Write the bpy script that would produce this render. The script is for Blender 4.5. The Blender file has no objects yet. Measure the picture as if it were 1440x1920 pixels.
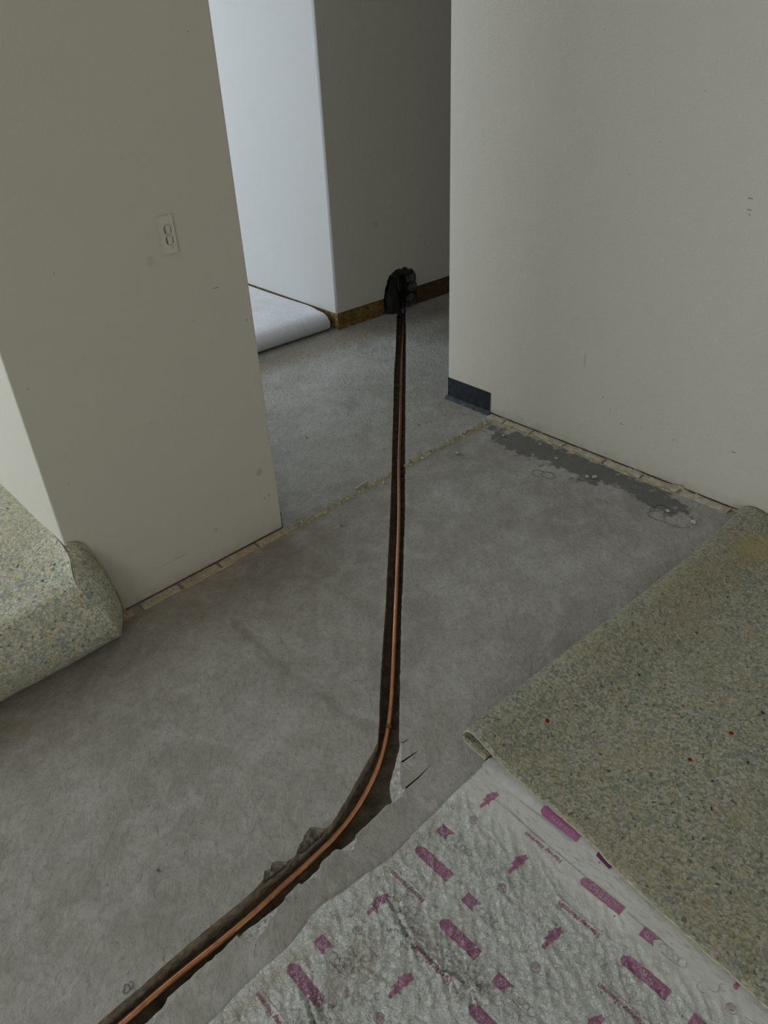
import bpy, bmesh, math, random
from mathutils import Vector, Matrix, noise
from mathutils.geometry import delaunay_2d_cdt
random.seed(7)
scene = bpy.context.scene
PI = math.pi

# ------------------------------------------------------------ camera
cam_d = bpy.data.cameras.new('camera')
cam_d.sensor_fit = 'VERTICAL'; cam_d.sensor_height = 24.0
cam_d.lens = 24.0 * 1443.5 / 1920.0
cam_d.clip_start = 0.02
cam = bpy.data.objects.new('camera', cam_d)
scene.collection.objects.link(cam)
cam.matrix_world = (Matrix.Translation((0, 0, 1.5)) @ Matrix.Rotation(-0.730807, 4, 'Z')
                    @ Matrix.Rotation(0.977686, 4, 'X') @ Matrix.Rotation(-0.049274, 4, 'Z'))
scene.camera = cam

# ------------------------------------------------------------ light
world = bpy.data.worlds.new('world'); scene.world = world
world.use_nodes = True
world.node_tree.nodes['Background'].inputs[0].default_value = (0.62, 0.74, 0.95, 1)
world.node_tree.nodes['Background'].inputs[1].default_value = 0.6
scene.view_settings.view_transform = 'Standard'
scene.view_settings.look = 'None'
scene.view_settings.gamma = 1.0
scene.view_settings.use_curve_mapping = False
scene.view_settings.exposure = 0.14


def area(name, loc, rot, sx, sy, power, col):
    l = bpy.data.lights.new(name, 'AREA'); l.shape = 'RECTANGLE'
    l.size = sx; l.size_y = sy; l.energy = power; l.color = col
    o = bpy.data.objects.new(name, l); o.location = loc; o.rotation_euler = rot
    scene.collection.objects.link(o)
    return o


# daylight entering by the window openings of the shell (all outside the frame)
area('daylight_far_window', (1.1, 5.98, 1.45), (-PI/2, 0, 0), 1.7, 1.5, 34, (0.78, 0.89, 1.0))
area('daylight_left_window', (-2.38, 5.0, 1.50), (0, -PI/2, 0), 1.6, 1.7, 50, (0.80, 0.90, 1.0))
area('added_side_light', (-2.38, 2.75, 1.70), (0, -PI/2, 0), 1.2, 1.2, 24, (0.88, 0.94, 1.0))  # added light, brightens the left wall's side face and the pale roll
area('daylight_front_window', (-2.38, -1.3, 1.45), (0, -PI/2, 0), 1.4, 1.8, 22, (1.0, 0.965, 0.90))

# ------------------------------------------------------------ helpers
COL = scene.collection


def obj(name, bm, mat=None, parent=None, smooth=False):
    me = bpy.data.meshes.new(name)
    bm.to_mesh(me); bm.free()
    if smooth:
        for p in me.polygons: p.use_smooth = True
    o = bpy.data.objects.new(name, me)
    if mat: me.materials.append(mat)
    COL.objects.link(o)
    if parent: o.parent = parent
    return o


def empty(name, loc=(0, 0, 0)):
    o = bpy.data.objects.new(name, None); COL.objects.link(o)
    o.location = loc; o.empty_display_size = 0.05
    return o


def tag(o, label, cat, group=None, kind=None):
    o['label'] = label; o['category'] = cat
    if group: o['group'] = group
    if kind: o['kind'] = kind
    return o


def struct(o):
    o['kind'] = 'structure'
    return o


def box(bm, x0, x1, y0, y1, z0, z1):
    vs = [bm.verts.new(p) for p in [(x0,y0,z0),(x1,y0,z0),(x1,y1,z0),(x0,y1,z0),(x0,y0,z1),(x1,y0,z1),(x1,y1,z1),(x0,y1,z1)]]
    for f in [(0,3,2,1),(4,5,6,7),(0,1,5,4),(1,2,6,5),(2,3,7,6),(3,0,4,7)]:
        bm.faces.new([vs[i] for i in f])
    return vs


def nz(x, y, z=0.0, s=1.0):
    return noise.noise(Vector((x*s, y*s, z)))


def fbm(x, y, s, o=3, seed=0.0):
    a = 0; w = 1
    for i in range(o):
        a += w*noise.noise(Vector((x*s, y*s, seed + i*7.3))); s *= 2.05; w *= .5
    return a


def pt_seg(p, a, b):
    ax, ay = a; bx, by = b; dx, dy = bx-ax, by-ay
    t = max(0, min(1, ((p[0]-ax)*dx+(p[1]-ay)*dy)/max(1e-12, dx*dx+dy*dy)))
    return math.hypot(p[0]-ax-t*dx, p[1]-ay-t*dy)


def poly_dist(p, poly):
    return min(pt_seg(p, poly[i], poly[i+1]) for i in range(len(poly)-1))


def inside(p, poly):
    c = False; n = len(poly); x, y = p
    for i in range(n):
        x1, y1 = poly[i]; x2, y2 = poly[(i+1) % n]
        if (y1 > y) != (y2 > y) and x < (x2-x1)*(y-y1)/(y2-y1)+x1: c = not c
    return c


def sstep(a, b, x):
    t = max(0, min(1, (x-a)/(b-a))); return t*t*(3-2*t)


def densify(pts, step, jit=0.0, seed=0.0):
    out = []
    for i in range(len(pts)-1):
        a, b = pts[i], pts[i+1]; L = math.hypot(b[0]-a[0], b[1]-a[1]); n = max(1, int(L/step))
        for k in range(n):
            t = k/n; x = a[0]+(b[0]-a[0])*t; y = a[1]+(b[1]-a[1])*t
            if jit:
                j = jit*(noise.noise(Vector((x*60, y*60, seed)))+.6*noise.noise(Vector((x*190, y*190, seed))))
                x += -(b[1]-a[1])/L*j; y += (b[0]-a[0])/L*j
            out.append((x, y))
    out.append(pts[-1])
    return out


def catmull(P, n):
    out = []
    Q = [P[0]] + list(P) + [P[-1]]
    for i in range(1, len(Q)-2):
        p0, p1, p2, p3 = [Vector(Q[i+k]) for k in (-1, 0, 1, 2)]
        for k in range(n):
            t = k/n
            out.append(0.5*((2*p1)+(p2-p0)*t+(2*p0-5*p1+4*p2-p3)*t*t+(3*p1-p0-3*p2+p3)*t**3))
    out.append(Vector(P[-1]))
    return out


def resample(P, n):
    d = [0]
    for a, b in zip(P, P[1:]): d.append(d[-1]+(b-a).length)
    out = []; i = 0
    for k in range(n+1):
        s = d[-1]*k/n
        while i < len(d)-2 and d[i+1] < s: i += 1
        out.append(P[i].lerp(P[i+1], (s-d[i])/max(1e-9, d[i+1]-d[i])))
    return out


def tube(bm, path, r, seg=12, cap=True):
    rings = []
    for i, p in enumerate(path):
        p = Vector(p)
        d = (Vector(path[min(i+1, len(path)-1)])-Vector(path[max(i-1, 0)])).normalized()
        u = d.cross(Vector((0, 0, 1)))
        if u.length < 1e-3: u = d.cross(Vector((0, 1, 0)))
        u.normalize(); v = d.cross(u)
        rr = r(i/(len(path)-1)) if callable(r) else r
        rings.append([bm.verts.new(p+u*rr*math.cos(2*PI*k/seg)+v*rr*math.sin(2*PI*k/seg)) for k in range(seg)])
    for a, b in zip(rings, rings[1:]):
        for k in range(seg):
            bm.faces.new([a[k], a[(k+1) % seg], b[(k+1) % seg], b[k]])
    if cap:
        bm.faces.new(rings[0][::-1]); bm.faces.new(rings[-1])


# ------------------------------------------------------------ materials
class NT:
    def __init__(s, name, rough=0.8, spec=0.3, metal=0.0):
        s.m = bpy.data.materials.new(name); s.m.use_nodes = True
        s.n = s.m.node_tree.nodes; s.l = s.m.node_tree.links
        s.b = s.n['Principled BSDF']
        s.b.inputs['Roughness'].default_value = rough
        s.b.inputs['Specular IOR Level'].default_value = spec
        s.b.inputs['Metallic'].default_value = metal
        s.co = s.n.new('ShaderNodeNewGeometry').outputs['Position']

    def val(s, x, sock):
        if hasattr(x, 'is_output'): s.l.new(x, sock)
        elif isinstance(x, (tuple, list)):
            sock.default_value = tuple(x)+(1,) if len(x) == 3 and len(sock.default_value) == 4 else tuple(x)
        else: sock.default_value = x

    def scale(s, v, co=None):
        n = s.n.new('ShaderNodeMapping'); s.l.new(co or s.co, n.inputs[0]); n.inputs['Scale'].default_value = v
        return n.outputs[0]

    def rot(s, v, sc=(1, 1, 1), co=None):
        n = s.n.new('ShaderNodeMapping'); s.l.new(co or s.co, n.inputs[0])
        n.inputs['Rotation'].default_value = v
        return s.scale(sc, n.outputs[0])

    def noise(s, sc, det=3, rough=.55, dist=0, co=None, color=False):
        n = s.n.new('ShaderNodeTexNoise'); s.l.new(co or s.co, n.inputs['Vector'])
        n.inputs['Scale'].default_value = sc; n.inputs['Detail'].default_value = det
        n.inputs['Roughness'].default_value = rough; n.inputs['Distortion'].default_value = dist
        return n.outputs['Color' if color else 'Fac']

    def voro(s, sc, feat='F1', out='Distance', co=None, rnd=1.0):
        n = s.n.new('ShaderNodeTexVoronoi'); s.l.new(co or s.co, n.inputs['Vector'])
        n.feature = feat; n.inputs['Scale'].default_value = sc; n.inputs['Randomness'].default_value = rnd
        return n.outputs[out]

    def ramp(s, f, stops, interp='LINEAR'):
        n = s.n.new('ShaderNodeValToRGB'); s.l.new(f, n.inputs[0]); r = n.color_ramp; r.interpolation = interp
        while len(r.elements) < len(stops): r.elements.new(.5)
        for e, (p, c) in zip(r.elements, stops):
            e.position = p; e.color = (c, c, c, 1) if isinstance(c, (int, float)) else tuple(c)+(1,)
        return n.outputs[0]

    def mix(s, f, a, b, mode='MIX'):
        n = s.n.new('ShaderNodeMix'); n.data_type = 'RGBA'; n.blend_type = mode
        s.val(f, n.inputs[0]); s.val(a, n.inputs[6]); s.val(b, n.inputs[7])
        return n.outputs[2]

    def math(s, op, a, b=0.0, clamp=False):
        n = s.n.new('ShaderNodeMath'); n.operation = op; n.use_clamp = clamp
        s.val(a, n.inputs[0]); s.val(b, n.inputs[1])
        return n.outputs[0]

    def attr(s, name):
        n = s.n.new('ShaderNodeAttribute'); n.attribute_name = name
        return n.outputs['Fac']

    def xyz(s, co=None):
        n = s.n.new('ShaderNodeSeparateXYZ'); s.l.new(co or s.co, n.inputs[0]); return n.outputs

    def spot(s, c, r, soft=.5, rag=0.6, nsc=60):
        """a ragged mark at world place c with radii r"""
        n = s.n.new('ShaderNodeVectorMath'); n.operation = 'SUBTRACT'; s.l.new(s.co, n.inputs[0]); n.inputs[1].default_value = c
        m = s.n.new('ShaderNodeVectorMath'); m.operation = 'DIVIDE'; s.l.new(n.outputs[0], m.inputs[0]); m.inputs[1].default_value = r
        L = s.n.new('ShaderNodeVectorMath'); L.operation = 'LENGTH'; s.l.new(m.outputs[0], L.inputs[0])
        d = s.math('ADD', L.outputs['Value'], s.math('MULTIPLY', s.math('SUBTRACT', s.noise(nsc, 3), .5), rag*2))
        mr = s.n.new('ShaderNodeMapRange'); mr.interpolation_type = 'SMOOTHSTEP'
        s.l.new(d, mr.inputs[0]); mr.inputs[1].default_value = 1.0; mr.inputs[2].default_value = 1-soft
        mr.inputs[3].default_value = 0; mr.inputs[4].default_value = 1
        return mr.outputs[0]

    def col(s, c): s.val(c, s.b.inputs['Base Color'])

    def bump(s, h, dist, strength=1.0, prev=None):
        n = s.n.new('ShaderNodeBump'); s.l.new(h, n.inputs['Height'])
        n.inputs['Distance'].default_value = dist; n.inputs['Strength'].default_value = strength
        if prev: s.l.new(prev, n.inputs['Normal'])
        s.l.new(n.outputs[0], s.b.inputs['Normal'])
        return n.outputs[0]


def wall_mat(name, base, marks=()):
    t = NT(name, 0.62, 0.25)
    c = t.mix(t.math('MULTIPLY', t.noise(1.7, 4), .35), base, tuple(v*.93 for v in base))
    c = t.mix(t.ramp(t.noise(5.5, 5, .65), [(.52, 0), (.8, .25)]), c, tuple(v*.86 for v in base))
    # small flecks of dirt
    c = t.mix(t.ramp(t.voro(14, 'F1'), [(.0, .75), (.02, .6), (.035, 0)]), c, (.18, .17, .14))
    for pos, r, col, amt in marks:
        c = t.mix(t.math('MULTIPLY', t.spot(pos, r), amt), c, col)
    # grime towards the bare floor line
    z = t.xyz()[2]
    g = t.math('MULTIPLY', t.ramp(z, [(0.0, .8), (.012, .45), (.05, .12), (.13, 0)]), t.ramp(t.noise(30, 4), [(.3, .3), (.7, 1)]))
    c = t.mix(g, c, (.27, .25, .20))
    t.col(c)
    b = t.bump(t.noise(150, 3, .6), .0012, .7)
    t.bump(t.noise(24, 3), .0020, .55, b)
    return t.m


PAINT = (.68, .65, .575)
DK = (.16, .15, .12); YL = (.42, .36, .20)
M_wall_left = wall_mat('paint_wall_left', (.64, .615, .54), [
    ((1.124, 1.838, .249), (.014, .02, .016), YL, .55), ((1.147, 1.838, .151), (.010, .02, .006), YL, .8),
    ((1.128, 1.838, .148), (.004, .02, .006), YL, .6), ((1.076, 1.838, .854), (.012, .02, .0022), DK, .7),
    ((1.157, 1.838, .741), (.003, .02, .005), DK, .8), ((.902, 1.838, .965), (.014, .02, .018), (.4, .38, .34), .3),
    ((.934, 1.838, .12), (.010, .02, .012), (.42, .40, .34), .5), ((.78, 1.838, .09), (.05, .02, .0025), (.35, .33, .28), .5)])
M_wall_right = wall_mat('paint_wall_right', PAINT, [
    ((2.308, .967, .978), (.02, .012, .0025), DK, .75), ((2.308, .963, .948), (.02, .009, .002), DK, .8),
    ((2.308, .960, .935), (.02, .002, .004), DK, .8), ((2.308, 1.348, .242), (.02, .003, .003), DK, .8),
    ((2.308, 1.259, .164), (.02, .008, .004), DK, .6), ((2.308, 1.179, .177), (.02, .0025, .003), DK, .9),
    ((2.308, 1.059, .172), (.02, .003, .003), DK, .9), ((2.308, 1.44, .36), (.02, .004, .03), (.45, .43, .38), .6),
    ((2.308, 1.31, .20), (.02, .003, .03), (.45, .43, .38), .5), ((2.308, .847, .205), (.02, .009, .004), DK, .6)])
M_wall = wall_mat('paint_walls', PAINT, [
    ((2.81, 3.09, .50), (.02, .02, .02), (.48, .46, .42), .6), ((3.19, 3.07, .30), (.004, .02, .005), DK, .8)])
M_wall_cool = wall_mat('paint_bright_wall', (.52, .515, .505))
M_ceiling = wall_mat('paint_ceiling', (.72, .69, .61))


def concrete_nodes(t):
    f1 = t.noise(2.1, 6, .62, .3); f2 = t.noise(11, 6, .65, .6); f3 = t.noise(70, 4, .6)
    c = t.ramp(f1, [(.3, (.28, .267, .238)), (.5, (.365, .352, .322)), (.72, (.46, .45, .425))])
    c = t.mix(t.ramp(f2, [(.45, 0), (.68, .55)]), c, (.53, .525, .51))
    c = t.mix(t.ramp(t.noise(4.3, 5, .6, .8, co=t.scale((1, 1.7, 1))), [(.5, 0), (.78, .4)]), c, (.29, .25, .195))
    c = t.mix(t.ramp(f3, [(.35, .4), (.5, 0)]), c, (.22, .215, .20))
    # trowel and dust streaks
    st = t.noise(9, 5, .6, .3, co=t.rot((0, 0, -.75), (1, 3, 1)))
    c = t.mix(t.ramp(st, [(.5, 0), (.75, .25)]), c, (.56, .555, .54))
    c = t.mix(t.ramp(t.noise(13, 6, .72, .5), [(.46, 0), (.52, .22), (.58, 0)]), c, (.22, .215, .20))
    # pits
    c = t.mix(t.ramp(t.voro(22), [(0, .9), (.03, .7), (.055, 0)]), c, (.09, .085, .075))
    return c


def floor_mat():
    t = NT('bare_concrete', 0.72, 0.28)
    c = concrete_nodes(t)
    rag = t.math('SUBTRACT', t.noise(26, 5, .65), .5)

    def mask(name, k=1.0, lo=.45, hi=.6):
        return t.ramp(t.math('ADD', t.attr(name), t.math('MULTIPLY', rag, k)), [(lo, 0), (hi, 1)])
    c = t.mix(t.math('MULTIPLY', mask('stain', 2.2, .40, .62), .8), c, (.105, .105, .105))
    c = t.mix(t.math('MULTIPLY', mask('smear', .9, .35, .8), .42), c, (.17, .15, .12))
    c = t.mix(t.math('MULTIPLY', mask('brown', .8, .15, .8), .62), c, (.22, .175, .12))  # brown dirt, plus shade painted in at the foot of the left wall
    c = t.mix(t.math('MULTIPLY', mask('dust', .9, .3, .9), .5), c, (.60, .60, .59))
    c = t.mix(t.math('MULTIPLY', mask('edge', 1.0, .4, .7), .55), c, (.5, .49, .47))
    t.col(c)
    t.val(t.ramp(t.noise(6, 4), [(.3, .62), (.7, .85)]), t.b.inputs['Roughness'])
    b = t.bump(t.noise(110, 4, .6), .0016, .7)
    b = t.bump(t.noise(30, 5, .62, .8, co=t.rot((0, 0, -.75), (1, 1.5, 1))), .006, .8, b)
    t.bump(t.math('MULTIPLY', t.ramp(t.voro(22), [(0, 0), (.05, 1)]), 1.0), .001, .5, b)
    return t.m


M_floor = floor_mat()


def simple(name, c, rough=.8, spec=.3, var=.12, nsc=40, bump=.0005, bsc=200, metal=0.0):
    t = NT(name, rough, spec, metal)
    t.col(t.mix(t.ramp(t.noise(nsc, 5, .6), [(.35, 0), (.7, 1)]), tuple(v*(1-var) for v in c), tuple(min(1, v*(1+var)) for v in c)))
    if bump: t.bump(t.noise(bsc, 4, .6), bump, .8)
    return t.m


def dirt_mat():
    t = NT('trench_dirt', .95, .1)
    c = t.ramp(t.noise(28, 6, .7), [(.3, (.07, .056, .038)), (.5, (.14, .115, .08)), (.75, (.24, .20, .15))])
    c = t.mix(t.ramp(t.voro(120), [(0, .6), (.25, 0)]), c, (.16, .145, .12))
    t.col(c)
    b = t.bump(t.noise(90, 5, .7), .004, 1)
    return t.m


M_dirt = dirt_mat()
M_cut = simple('cut_concrete', (.27, .235, .18), .9, .15, .4, 60, .002, 140)
M_pale = simple('broken_concrete', (.47, .46, .44), .9, .2, .35, 80, .003, 160)
M_darkchip = simple('crumbled_concrete', (.20, .185, .155), .95, .1, .5, 90, .003, 170)


def copper_mat():
    t = NT('copper_pipe', .28, .5, 1.0)
    n = t.noise(9, 5, .6)
    c = t.ramp(n, [(.3, (.62, .28, .15)), (.55, (.78, .40, .24)), (.75, (.52, .24, .13))])
    c = t.mix(t.ramp(t.noise(60, 4), [(.55, 0), (.75, .5)]), c, (.24, .11, .06))
    # tarnished reddish brown on the far run
    y = t.xyz()[1]
    t.col(t.mix(t.ramp(t.math('MULTIPLY', y, .3), [(.35, 0), (.62, .55)]), c, (.48, .26, .20)))
    t.val(t.ramp(n, [(.3, .15), (.7, .28)]), t.b.inputs['Roughness'])
    return t.m


M_copper = copper_mat()


def foam_mat(name, base=(.395, .382, .320)):
    t = NT(name, .95, .12)
    warp = t.mix(.012, t.co, t.noise(30, 2, color=True), 'ADD')
    d = t.noise(55, 3, color=True)
    n = t.n.new('ShaderNodeVectorMath'); n.operation = 'MULTIPLY_ADD'
    t.l.new(d, n.inputs[0]); n.inputs[1].default_value = (.018, .018, .018); t.l.new(t.co, n.inputs[2])
    w = n.outputs[0]
    v = t.n.new('ShaderNodeTexVoronoi'); t.l.new(w, v.inputs[0]); v.inputs['Scale'].default_value = 165
    h = t.n.new('ShaderNodeSeparateColor'); t.l.new(v.outputs['Color'], h.inputs[0])
    b = base
    c = t.ramp(h.outputs[0], [
        (0, tuple(x*1.12 for x in b)), (.17, (b[0]*1.25, b[1]*1.25, b[2]*1.22)), (.33, (b[0]*.92, b[1]*.95, b[2]*.92)),
        (.48, (b[0]*1.15, b[1]*1.08, b[2]*.86)), (.60, (b[0]*.70, b[1]*.76, b[2]*.72)), (.72, (b[0]*1.32, b[1]*1.32, b[2]*1.40)),
        (.82, (b[0]*.68, b[1]*.84, b[2]*.80)), (.89, (b[0]*1.15, b[1]*1.05, b[2]*.72)), (.94, (b[0]*.68, b[1]*.76, b[2]*.92)),
        (.975, (b[0]*.42, b[1]*.42, b[2]*.42))], 'CONSTANT')
    # larger soft chips, green-blue and yellow
    v2 = t.n.new('ShaderNodeTexVoronoi'); t.l.new(w, v2.inputs[0]); v2.inputs['Scale'].default_value = 60
    h2 = t.n.new('ShaderNodeSeparateColor'); t.l.new(v2.outputs['Color'], h2.inputs[0])
    c = t.mix(t.math('MULTIPLY', t.ramp(h2.outputs[1], [(0, 0), (.86, 1)], 'CONSTANT'), .38), c, (b[0]*.48, b[1]*.74, b[2]*.74))
    c = t.mix(t.math('MULTIPLY', t.ramp(h2.outputs[2], [(0, 0), (.90, 1)], 'CONSTANT'), .2), c, (b[0]*1.2, b[1]*1.05, b[2]*.5))
    # gaps and dark grit
    c = t.mix(t.ramp(v.outputs['Distance'], [(.45, 0), (.85, .4)]), c, (b[0]*.4, b[1]*.4, b[2]*.35))
    c = t.mix(t.ramp(t.noise(130, 5, .75), [(.33, .85), (.43, 0)]), c, (.08, .078, .055))
    c = t.mix(t.ramp(t.noise(3.5, 4), [(.42, 0), (.72, .4)]), c, (b[0]*.98, b[1]*.88, b[2]*.62))
    c = t.mix(t.ramp(t.voro(17, co=w), [(0, .95), (.06, .8), (.085, 0)]), c, (.035, .035, .03))
    for pos in ((1.384, .358), (1.249, .389), (1.101, .679), (.19, 1.65), (.30, 1.66)):
        c = t.mix(t.spot((pos[0], pos[1], .02), (.006, .006, .4), .3, .4, 150), c, (.25, .02, .02))
    c = t.mix(t.math('MULTIPLY', t.spot((2.11, .64, .02), (.12, .08, .4), .9, .5, 18), .5), c, (.50, .43, .16))
    t.col(c)
    bb = t.bump(t.noise(210, 4, .7), .0030, 1)
    t.bump(v.outputs['Distance'], .0016, .7, bb)
    return t.m


M_foam = foam_mat('chip_foam_underlay')
M_foam_left = foam_mat('chip_foam_underlay_pale', (.56, .55, .475))
M_foam_edge = simple('foam_torn_edge', (.47, .44, .31), .95, .1, .25, 60, .002, 200)


def sheet_bump(t):
    v = t.noise(60, 2, color=True)
    n = t.n.new('ShaderNodeVectorMath'); n.operation = 'MULTIPLY_ADD'
    t.l.new(v, n.inputs[0]); n.inputs[1].default_value = (.03, .03, 0); t.l.new(t.co, n.inputs[2])
    co = t.rot((0, 0, .25), (1.35, .85, 1), n.outputs[0])
    fade = t.ramp(t.math('ADD', t.xyz()[0], t.math('MULTIPLY', t.noise(5), .12)), [(.80, 1), (.90, .12)])
    a = t.math('MULTIPLY', t.noise(120, 4, .62, 1.4, co=co), fade)
    b1 = t.bump(a, .0068, 1)
    e = t.math('MULTIPLY', t.voro(70, 'DISTANCE_TO_EDGE', co=co), fade)
    b2 = t.bump(e, .0040, .6, b1)
    weave = t.math('MULTIPLY', t.noise(330, 2), 1.0)
    return t.bump(weave, .0005, .5, b2)


def sheet_mat():
    t = NT('printed_film', .55, .3)
    c = t.ramp(t.noise(7, 4), [(.3, (.64, .65, .62)), (.7, (.74, .75, .72))])
    c = t.mix(t.math('MULTIPLY', t.spot((.40, .60, .01), (.10, .06, .3), .95, .5, 25), .42), c, (.36, .32, .22))
    c = t.mix(t.math('MULTIPLY', t.spot((.26, .68, .01), (.30, .035, .3), .95, .5, 25), .45), c, (.46, .42, .28))
    c = t.mix(t.math('MULTIPLY', t.spot((.62, .69, .01), (.30, .025, .3), .95, .5, 25), .35), c, (.46, .43, .32))
    c = t.mix(t.ramp(t.noise(70, 5), [(.6, 0), (.78, .35)]), c, (.40, .37, .29))
    c = t.mix(t.ramp(t.voro(24), [(0, .9), (.035, .7), (.06, 0)]), c, (.10, .10, .09))
    # pale overlap band beside the foam, with grey scuffing
    x = t.xyz()[0]
    c = t.mix(t.math('MULTIPLY', t.ramp(t.noise(45, 5, .6, co=t.rot((0, 0, 0), (4, 1, 1))), [(.5, 0), (.7, .5)]), t.ramp(x, [(.84, 0), (.86, 1)])), c, (.30, .30, .29))
    t.col(c)
    sheet_bump(t)
    return t.m


def ink_mat(name, c, fade):
    t = NT(name, .6, .3)
    t.col(t.mix(t.ramp(t.noise(130, 5, .7, .6), [(.48, 0), (.68, fade)]), c, (.56, .53, .54)))
    sheet_bump(t)
    return t.m


M_sheet = sheet_mat()
M_ink = ink_mat('mauve_ink', (.40, .165, .285), .6)
M_ink_faint = ink_mat('faint_mauve_ink', (.48, .34, .39), .9)
M_ink_grey = ink_mat('faint_grey_ink', (.30, .28, .28), .9)
M_ink_white = ink_mat('pale_lettering', (.72, .58, .66), .3)


def wood_mat():
    t = NT('pine_strip', .8, .2)
    g = t.noise(30, 5, .6, .4, co=t.scale((4, 4, 12)))
    c = t.ramp(g, [(.3, (.36, .285, .19)), (.6, (.50, .41, .29)), (.8, (.56, .47, .35))])
    c = t.mix(t.ramp(t.noise(50, 5, .7), [(.5, 0), (.7, .65)]), c, (.62, .57, .46))
    c = t.mix(t.ramp(t.noise(9, 4), [(.5, 0), (.75, .4)]), c, (.16, .12, .075))
    t.col(c); t.bump(t.noise(160, 4), .001, .8)
    return t.m


M_wood = wood_mat()
M_wood_pale = simple('pine_strip_dusty', (.50, .455, .36), .85, .2, .25, 45, .001, 160)


def glue_mat():
    t = NT('dried_glue', .75, .35)
    g = t.noise(26, 6, .75, 1.5)
    c = t.ramp(g, [(.28, (.045, .028, .010)), (.45, (.16, .095, .028)), (.58, (.30, .19, .06)), (.75, (.46, .36, .17))])
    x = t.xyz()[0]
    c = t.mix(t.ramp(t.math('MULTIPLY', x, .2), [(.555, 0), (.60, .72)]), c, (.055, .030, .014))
    t.col(c); t.bump(t.noise(70, 6, .75, 1), .005, 1)
    return t.m


M_glue = glue_mat()
M_ridge = simple('ridge_mortar', (.46, .42, .29), .9, .2, .4, 55, .004, 120)
M_ridge_pale = simple('ridge_crumb', (.56, .53, .42), .9, .2, .3, 80, .002, 200)
M_black = simple('black_paint', (.018, .023, .030), .55, .4, .5, 30, .0006, 120)
M_lip = simple('black_bead', (.06, .065, .07), .6, .35, .5, 60, .002, 140)
M_gap = simple('dark_gap', (.05, .04, .03), .95, .1)
M_plastic = simple('white_plastic', (.66, .64, .58), .35, .45, .03, 20, .0002, 60)
M_dark = simple('dark_print', (.17, .16, .13), .6)
M_blackplastic = simple('black_membrane', (.012, .012, .013), .38, .5, .4, 25, .004, 40)
M_rubble = simple('plaster_rubble', (.085, .085, .08), .9, .2, .5, 50, .004, 90)
M_cavity = simple('dark_cavity', (.02, .016, .012), .95, .05, .5, 20)
M_conduit = simple('black_conduit', (.022, .018, .017), .5, .4, .3, 20, .0005)
M_felt = simple('white_backing', (.70, .71, .73), .75, .25, .05, 14, .004, 30)
M_clip = simple('tarnished_clip', (.22, .12, .075), .55, .5, .3, 60, .0004, 200, .6)
M_hair = simple('carpet_fibre', (.07, .06, .05), .8, .2, .1, 40, 0)
M_pebble = simple('plaster_crumb', (.50, .49, .46), .9, .2, .3, 120, .001, 260)
M_frame = simple('window_frame_paint', (.7, .7, .68), .4, .4, .03)

# ------------------------------------------------------------ outlines on the floor (metres)
TL = [(2.935, 3.079), (2.892, 3.038), (2.539, 2.683), (2.332, 2.481), (1.995, 2.14), (1.752, 1.895), (1.704, 1.846), (1.491, 1.632), (1.253, 1.398),
      (1.153, 1.299), (1.017, 1.169), (.917, 1.072), (.831, .984), (.789, .945), (.756, .930), (.709, .912), (.653, .888), (.603, .869), (.57, .857),
      (.539, .855), (.456, .854), (.395, .857), (.341, .852), (.274, .853), (.212, .854), (.147, .852), (.103, .849), (.066, .85), (.016, .848), (-.037, .847), (-.9, .845)]
TR = [(3.003, 3.075), (2.958, 3.033), (2.686, 2.756), (2.468, 2.538), (2.19, 2.26), (1.819, 1.888), (1.559, 1.627), (1.315, 1.388), (1.186, 1.265),
      (1.052, 1.133), (.935, 1.017), (.822, .904), (.775, .872), (.747, .855), (.726, .837), (.707, .809), (.665, .803), (.61, .80), (.568, .80),
      (.527, .805), (.481, .801), (.443, .801), (.397, .797), (.348, .80), (.294, .804), (.252, .799), (.194, .799), (.138, .797), (.099, .796), (.076, .792), (.026, .786), (-.9, .784)]
TL = densify(TL, .012, .0012, 1.0); TR = densify(TR, .009, .0024, 5.0)
# chips broken out of the edges: outer rim polylines
CHIP_L = [[(.548, .855), (.545, .872), (.530, .884), (.512, .879), (.498, .870), (.486, .866), (.470, .857)],
          [(.454, .854), (.444, .856), (.437, .866), (.424, .877), (.412, .868), (.400, .872), (.388, .858), (.372, .856), (.362, .854)]]
CHIP_R = [[(.398, .798), (.389, .790), (.372, .789), (.360, .783), (.345, .781), (.332, .774), (.318, .771), (.305, .769), (.292, .777), (.283, .790), (.280, .802)],
          [(.588, .801), (.583, .788), (.572, .783), (.563, .776), (.553, .781), (.545, .790), (.540, .803)],
          [(.492, .801), (.480, .789), (.467, .785), (.455, .791), (.443, .787), (.432, .801)],
          [(.830, .911), (.822, .896), (.806, .880), (.792, .868), (.776, .855), (.762, .838), (.745, .824), (.741, .806), (.728, .797), (.704, .799), (.690, .803)],
          [(.130, .797), (.118, .790), (.100, .786), (.080, .787), (.066, .791)]]


def apply_chips(line, chips, jit):
    """returns the floor outline going round the chips and, for each chip, (rim, inner)"""
    used = []
    out = list(line)
    for rim in chips:
        a, b = rim[0], rim[-1]
        ia = min(range(len(out)), key=lambda i: math.hypot(out[i][0]-a[0], out[i][1]-a[1]))
        ib = min(range(len(out)), key=lambda i: math.hypot(out[i][0]-b[0], out[i][1]-b[1]))
        if ia > ib: ia, ib = ib, ia; rim = rim[::-1]
        inner = out[ia:ib+1]
        r = [out[ia]] + densify(rim, .006, jit, 9.0)[1:-1] + [out[ib]]
        used.append((r, inner))
        out = out[:ia] + r + out[ib+1:]
    return out, used


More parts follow.
